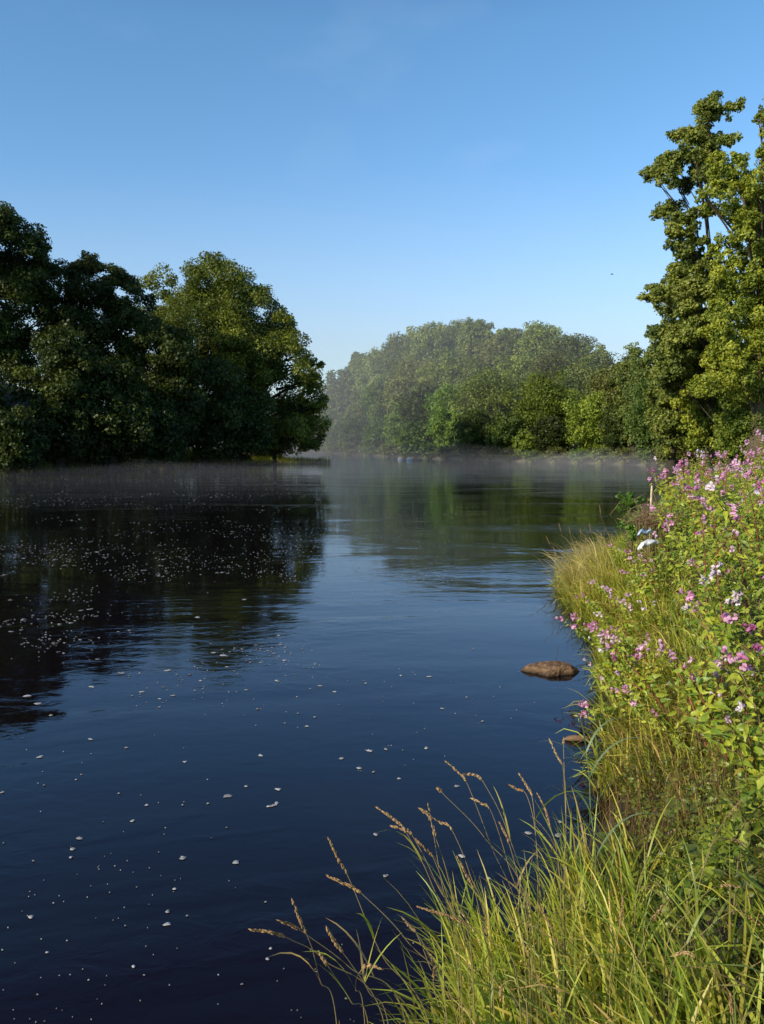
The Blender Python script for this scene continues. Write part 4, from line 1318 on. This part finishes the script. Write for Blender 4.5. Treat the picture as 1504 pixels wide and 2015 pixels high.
# leafy shrub beside the stake
D_S = 13.2
P0 = at(1240, 1060, D_S)
gz = hz(P0[0], P0[1])
cl = px_clumps([(1228, 985, 12), (1240, 978, 12), (1252, 990, 14), (1235, 1005, 16), (1255, 1012, 16), (1245, 1030, 18), (1262, 1035, 14), (1228, 1030, 14), (1245, 1050, 18), (1265, 985, 8), (1222, 974, 7)], D_S, .18)
Ts = thing('leafy_shrub', (P0[0], P0[1], gz), 'bright green leafy shrub just left of the pale stake', 'shrub')
link('foliage', crown_buf(cl, 1800, .055, ((.05, .12, .014), (.13, .22, .03)), LEAF6, 8).mesh('foliage', (P0[0], P0[1], gz)), M_LEAF, Ts)
Bs = Buf()
for c_ in cl:
    Bs.tube(bez((P0[0], P0[1], gz), ((P0[0] + c_[0]) / 2, (P0[1] + c_[1]) / 2, c_[2] - .1), c_[:3], 6), np.linspace(.008, .003, 6), 5, (.12, .09, .05))
link('stem', Bs.mesh('stem', (P0[0], P0[1], gz)), M_BARK, Ts)

# ------------------------------------------------------------------ rock
RX = at_z(1085, 1322)


def rock(name, center, rx, ry, hgt_, seed, outline, label, cat='rock', col=(.165, .098, .050), group=None):
    r_ = np.random.default_rng(seed)
    import bmesh
    bm = bmesh.new()
    n_ = len(outline)
    ring0 = [bm.verts.new((x * rx * 1.03, y * ry * 1.05, -.14)) for x, y, _ in outline]
    ring1 = [bm.verts.new((x * rx, y * ry, .012)) for x, y, _ in outline]
    ring2 = [bm.verts.new((x * rx * .80 + .02 * rx, y * ry * .72 + .08 * ry, hgt_ * z)) for x, y, z in outline]
    for a_, b_ in ((ring0, ring1), (ring1, ring2)):
        for i_ in range(n_):
            bm.faces.new((a_[i_], a_[(i_ + 1) % n_], b_[(i_ + 1) % n_], b_[i_]))
    bm.faces.new(ring2); bm.faces.new(ring0[::-1])
    bmesh.ops.triangulate(bm, faces=[f for f in bm.faces if len(f.verts) > 4])
    bmesh.ops.subdivide_edges(bm, edges=bm.edges[:], cuts=5, use_grid_fill=True, smooth=.25)
    co = np.array([v_.co[:] for v_ in bm.verts])
    nse = np.zeros((len(co), 3))
    for fr, am in ((9, .014), (21, .008), (47, .005)):
        for ax_ in range(3):
            ph = r_.uniform(0, 6, 3); dr = r_.normal(size=(3, 3))
            nse[:, ax_] += am * np.sin(fr * co @ dr[0] + ph[0]) * np.sin(fr * co @ dr[1] + ph[1])
    nse += r_.normal(0, .0022, nse.shape)
    for v_, d_ in zip(bm.verts, nse):
        v_.co += Vector(d_)
    bm.normal_update()
    me = bpy.data.meshes.new(name); 
    lay = None
    bm.to_mesh(me)
    zc = np.array([v_.co.z for v_ in me.vertices])
    wet = np.clip((zc - .0) / .045, 0, 1)[:, None]
    c_ = np.ones((len(zc), 4), np.float32); c_[:, :3] = np.array(col) * (.22 + .78 * wet) * r_.uniform(.75, 1.3, (len(zc), 1))
    a_ = me.attributes.new('tint', 'FLOAT_COLOR', 'POINT'); a_.data.foreach_set('color', c_.ravel())
    bm.free()
    o_ = link(name, me, M_ROCK, None, center, label=label, category=cat, group=group)
    return o_


rock('river_rock', (RX[0], RX[1], 0), .35, .19, .085, 3,
     [(-1.0, .25, .55), (-.62, -.18, .7), (-.20, -1.0, .78), (.22, -.72, .95), (.75, -.45, .95), (1.0, .05, .55), (.80, .60, .95), (.30, .85, 1.05), (-.35, .80, .95), (-.75, .62, .72)],
     'brown flat topped rock breaking the calm water near the right bank')

# half sunk branch and log below the rock
P0 = at_z(1135, 1458)
Bl = Buf(); Bl.tube(bez((-.10, .02, .01), (0, -.01, .035), (.12, 0, .02), 9), [.008, .02, .026, .028, .028, .027, .024, .02, .012], 9, (.20, .12, .07), .06)
link('drift_log', Bl.mesh('drift_log'), M_WOOD, None, (P0[0], P0[1], 0), label='short brown log half sunk in the water below the rock', category='log')
P0 = at_z(1150, 1440)
Bl = Buf()
for e_ in [(-.02, .05, .16), (.08, .05, .13), (-.10, .0, .05), (.12, -.02, .06), (-.06, .08, .07)]:
    Bl.tube(bez((0, 0, -.04), (e_[0] * .3, e_[1] * .3, e_[2] * .7), e_, 6), np.linspace(.012, .004, 6), 6, (.035, .025, .018), .1)
link('snagged_branch', Bl.mesh('snagged_branch'), M_WOOD, None, (P0[0], P0[1], 0), label='dark forked branch sticking out of the water behind the log', category='branch')

# stake, litter and flood debris
P0 = at(1279, 1045, 12.6); gz = hz(P0[0], P0[1])
topz = at(1283, 955, 12.6)
Bl = Buf(); Bl.tube(np.array([(0, 0, -.2), (0, 0, (topz[2] - gz) * .5), (topz[0] - P0[0], 0, topz[2] - gz - .02), (topz[0] - P0[0], 0, topz[2] - gz)]), [.019, .017, .015, .007], 8, (.60, .47, .30), .04)
link('wooden_stake', Bl.mesh('wooden_stake'), M_WOOD, None, (P0[0], P0[1], gz), label='pale straight wooden stake standing in the flood debris', category='stake')


def litter(name, path, dist, rpx, flat, col, label, seed):
    """crumpled film: a soft flattened roll along the path with creases"""
    r_ = np.random.default_rng(seed)
    C = spline([at(px, py, dist + .05 * i_) for i_, (px, py) in enumerate(path)], 8)
    m_ = C.mean(0); n_ = len(C); k_ = 16
    rad = rpx / F * dist * np.sin(np.linspace(.25, math.pi - .25, n_)) ** .5
    v_ = []
    for i_ in range(n_):
        for j in range(k_):
            a_ = j / k_ * 2 * math.pi
            w_ = rad[i_] * (1 + .16 * math.sin(3 * a_ + i_ * .5 + seed) + .12 * math.sin(7 * a_ - i_ * .9) + .07 * r_.normal())
            v_.append(C[i_] - m_ + np.array([.25 * w_ * math.sin(a_ * 2), w_ * math.cos(a_) * 1.4, w_ * math.sin(a_) * flat]))
    q_ = [(i_ * k_ + j, i_ * k_ + (j + 1) % k_, (i_ + 1) * k_ + (j + 1) % k_, (i_ + 1) * k_ + j) for i_ in range(n_ - 1) for j in range(k_)]
    v_ += [C[0] - m_, C[-1] - m_]
    t_ = [(j, len(v_) - 2, (j + 1) % k_) for j in range(k_)] + [((n_ - 1) * k_ + j, (n_ - 1) * k_ + (j + 1) % k_, len(v_) - 1) for j in range(k_)]
    Bl_ = Buf(); Bl_.add(v_, q_, t_, col)
    return link(name, Bl_.mesh(name), M_PLAST, None, m_, label=label, category='litter')


litter('plastic_sheet', [(1256, 1080), (1262, 1073), (1273, 1068), (1286, 1066), (1297, 1067)], 10.6, 7.5, .7, (.82, .82, .80), 'crumpled white plastic sheet lying arched on the grass', 1)
litter('plastic_bag', [(1255, 1052), (1263, 1045), (1272, 1049), (1281, 1041)], 11.2, 5.5, .8, (.42, .55, .66), 'torn pale blue plastic bag caught behind the white sheet', 4)
P0 = at(1285, 1025, 12.2); gz = hz(P0[0], P0[1])
B = Buf()
for i_ in range(260):
    a_ = rng.normal(size=3) * np.array([.17, .12, .13]); a_[2] = abs(a_[2]) + (P0[2] - gz - .05)
    d_ = unit(rng.normal(size=3)) * rng.uniform(.06, .16)
    t_ = rng.uniform(.5, 1.2)
    B.tube(bez(a_ - d_, a_ + rng.normal(0, .03, 3), a_ + d_, 4), .0035, 4, np.array((.36, .24, .14)) * t_)
for i_ in range(30):
    a_ = rng.normal(size=3) * np.array([.12, .1, .02])
    B.tube(bez((a_[0], a_[1], -.03), a_ + np.array([0, 0, .2]), (a_[0] * 1.3, a_[1] * 1.3, P0[2] - gz + .05), 5), .005, 4, (.22, .14, .08))
link('flood_debris', B.mesh('flood_debris'), M_STRAW, None, (P0[0], P0[1], gz), label='tangle of reddish brown flood debris at the foot of the stake', category='debris')

# gravel spit, pale stones, bird
for (px, py, wpx, lab, sd_, col) in [
        (788, 903, 10, 'white stone at the far waterline, left of the pale pair', 21, (.7, .68, .62)), (806, 904, 12, 'larger white stone at the far waterline, right of the pale pair', 22, (.7, .68, .62))]:
    P0 = at_z(px, py + 2)
    R_ = wpx / 2 / F * P0[1]
    rock('shore_stone', (P0[0], P0[1], 0), R_, R_ * .7, R_ * .9, sd_, [(math.cos(a_), math.sin(a_), 1 - .15 * (i_ % 3)) for i_, a_ in enumerate(np.linspace(0, 6.28, 9)[:-1])], lab, 'stone', col)

P0 = at(1204, 540, 60)
Bb = Buf()
Bb.tube(spline([(-.11, 0, 0), (-.05, 0, .01), (.03, 0, .01), (.09, 0, .02), (.12, 0, .015)], 5), np.interp(np.linspace(0, 1, 20), [0, .3, .6, .85, 1], [.006, .025, .032, .02, .004]), 8, (.03, .03, .03))
bird = thing('flying_bird', P0, 'tiny dark bird flying in the open sky left of the sycamore', 'bird')
link('body', Bb.mesh('body'), M_STEM, bird)
for sgn in (-1, 1):
    Bw = Buf()
    Bw.add([(.05, 0, .02), (-.03, 0, .02), (.05, sgn * .08, .06), (-.02, sgn * .08, .05), (.0, sgn * .19, .045), (-.04, sgn * .18, .04)], [(0, 1, 3, 2), (2, 3, 5, 4)], None, (.03, .03, .03))
    link('wing', Bw.mesh('wing'), M_STEM, bird)

# ------------------------------------------------------------------ foam


def foam_disc(buf, x, y, r_, stretch=1.0, ang=None, thick=.004, tone=1.0):
    k = 9
    a_ = np.arange(k) / k * 2 * math.pi
    rr = r_ * (1 + .28 * rng.normal(size=k))
    rr = np.clip(rr, .4 * r_, 1.6 * r_)
    ang = rng.uniform(-.4, .4) if ang is None else ang
    px_, py_ = rr * np.cos(a_) * stretch, rr * np.sin(a_) / stretch ** .5
    X_, Y_ = px_ * math.cos(ang) - py_ * math.sin(ang), px_ * math.sin(ang) + py_ * math.cos(ang)
    v_ = [(x + X_[i_], y + Y_[i_], .004) for i_ in range(k)] + [(x + X_[i_] * .7, y + Y_[i_] * .7, .004 + thick) for i_ in range(k)] + [(x, y, .004 + thick * 1.2)]
    q_ = [(i_, (i_ + 1) % k, k + (i_ + 1) % k, k + i_) for i_ in range(k)]
    t_ = [(k + i_, k + (i_ + 1) % k, 2 * k) for i_ in range(k)]
    buf.add(v_, q_, t_, np.array((.38, .38, .37)) * rng.uniform(.6, 1.15) * tone)


BIG = [(360, 1690, 15), (330, 1820, 13), (330, 1795, 9), (61, 1806, 10), (143, 1672, 12), (158, 1650, 13), (140, 1688, 7), (262, 1616, 10), (465, 1697, 13), (449, 1567, 16), (485, 1548, 8), (549, 1554, 11),
       (673, 1493, 12), (706, 1512, 10), (727, 1478, 11), (760, 1475, 8), (840, 1473, 9), (736, 1520, 7), (263, 1903, 8), (527, 1888, 8), (533, 1868, 8), (523, 1776, 5), (345, 1750, 7), (740, 1643, 10), (760, 1725, 9),
       (908, 1685, 12), (962, 1730, 10), (1040, 1640, 13), (1100, 1645, 16), (1102, 1618, 10), (900, 1548, 9), (786, 1533, 7), (870, 1395, 8), (513, 1487, 10), (80, 1490, 12), (250, 1472, 9), (178, 1455, 9), (365, 1500, 8),
       (290, 1585, 7), (5, 1560, 8), (235, 1562, 6), (150, 1535, 6), (410, 1582, 6), (360, 1585, 6), (440, 1290, 12), (330, 1320, 11), (280, 1362, 11), (395, 1340, 9), (180, 1352, 12), (75, 1385, 12), (55, 1370, 13),
       (100, 1408, 8), (485, 1358, 8), (240, 1325, 12), (630, 1350, 9), (585, 1372, 7), (605, 1430, 8), (620, 1412, 7), (420, 1285, 10), (390, 1215, 11), (480, 1180, 9), (560, 1300, 7), (545, 1340, 8), (660, 1362, 8), (790, 1330, 7), (845, 1332, 8), (950, 1420, 7), (720, 1345, 6)]
for (px, py, wpx) in BIG:
    P0 = at_z(px, py)
    r_ = wpx / 2 / F * np.linalg.norm(P0 - CAM)
    Bf = Buf(); foam_disc(Bf, 0, 0, r_ * .85, rng.uniform(1.0, 1.35))
    if rng.uniform() < .4:
        foam_disc(Bf, r_ * rng.uniform(-.5, .5), r_ * .5, r_ * .5, 1.1)
    zone = 'small white foam fleck floating on the dark near water' if py > 1440 else 'small white foam fleck floating where the left tree reflections end'
    link('foam_fleck', Bf.mesh('foam_fleck'), M_FOAM, None, (P0[0], P0[1], 0), label=zone, category='foam', group='foam flecks on the near water' if py > 1440 else 'foam flecks at the reflected treetops')
P0 = at_z(537, 1585)
Bf = Buf()
for i_ in range(7):
    a_ = i_ / 6 * 1.7
    foam_disc(Bf, -.028 + .055 * math.sin(a_), .035 - .055 * math.cos(a_) , .013, 1.0)
link('foam_fleck', Bf.mesh('foam_fleck'), M_FOAM, None, (P0[0], P0[1], 0), label='curved white foam patch bent like a boomerang on the near water', category='foam')

reseed('foam')
B = Buf()
nf = 0
fx, fy = [], []
while nf < 2500:
    u_ = rng.uniform()
    if u_ < .12:      # sparse near water
        px, py = rng.uniform(0, 1130), 1200 + 815 * rng.uniform() ** 1.6
        px = rng.uniform(0, 1130)
        wpx = rng.choice([1.6, 2.4, 4], p=[.65, .28, .07])
    elif u_ < .30:    # belts through the left reflections
        px, py = rng.uniform(0, 620), rng.normal(1230, 70)
        wpx = rng.choice([2.2, 3.6, 6.5], p=[.55, .33, .12])
    else:             # dense bands far left and mid
        px, py = rng.uniform(-20, 900) ** 1.0, 938 + 260 * rng.uniform() ** 1.25
        if px > 640 and rng.uniform() < .45:
            continue
        wpx = rng.uniform(.8, 2.3)
    if py < 925:
        continue
    P0 = at_z(px, py)
    if poly_sd(np.array([P0[0]]), np.array([P0[1]]))[0] > -.4:
        continue
    band = math.sin(P0[0] * .35 + P0[1] * .9) + math.sin(P0[1] * .31 - P0[0] * .12 + 1) + .6 * math.sin(P0[0] * 1.1 - P0[1] * .4)
    if band + 1.2 * math.sin(P0[0] * 2.3 + 1.7 * math.sin(P0[1] * .8)) * math.sin(P0[1] * 1.7) < rng.normal(.5, .7):
        continue
    r_ = wpx / 2 / F * np.linalg.norm(P0 - CAM)
    foam_disc(B, P0[0], P0[1], min(r_, .16), rng.uniform(1.0, 1.5), thick=.004 + .03 * min(r_, .16), tone=rng.uniform(.35, 1.0))
    nf += 1
stuff('foam', B, M_FOAM, 'countless tiny foam flecks drifting in bands across the river')

# ------------------------------------------------------------------ render settings
scene.render.engine = 'CYCLES'
cy = scene.cycles
cy.use_denoising = True
try:
    cy.denoiser = 'OPENIMAGEDENOISE'
except Exception:
    pass
cy.max_bounces = 6
cy.diffuse_bounces = 3
cy.glossy_bounces = 3
cy.transmission_bounces = 4
cy.volume_bounces = 0
cy.transparent_max_bounces = 8
cy.caustics_reflective = False
cy.caustics_refractive = False
cy.sample_clamp_indirect = 4
cy.use_adaptive_sampling = True
cy.adaptive_threshold = .02
scene.view_settings.view_transform = 'Standard'
scene.view_settings.look = 'None'
scene.view_settings.exposure = 0
scene.view_settings.gamma = 1
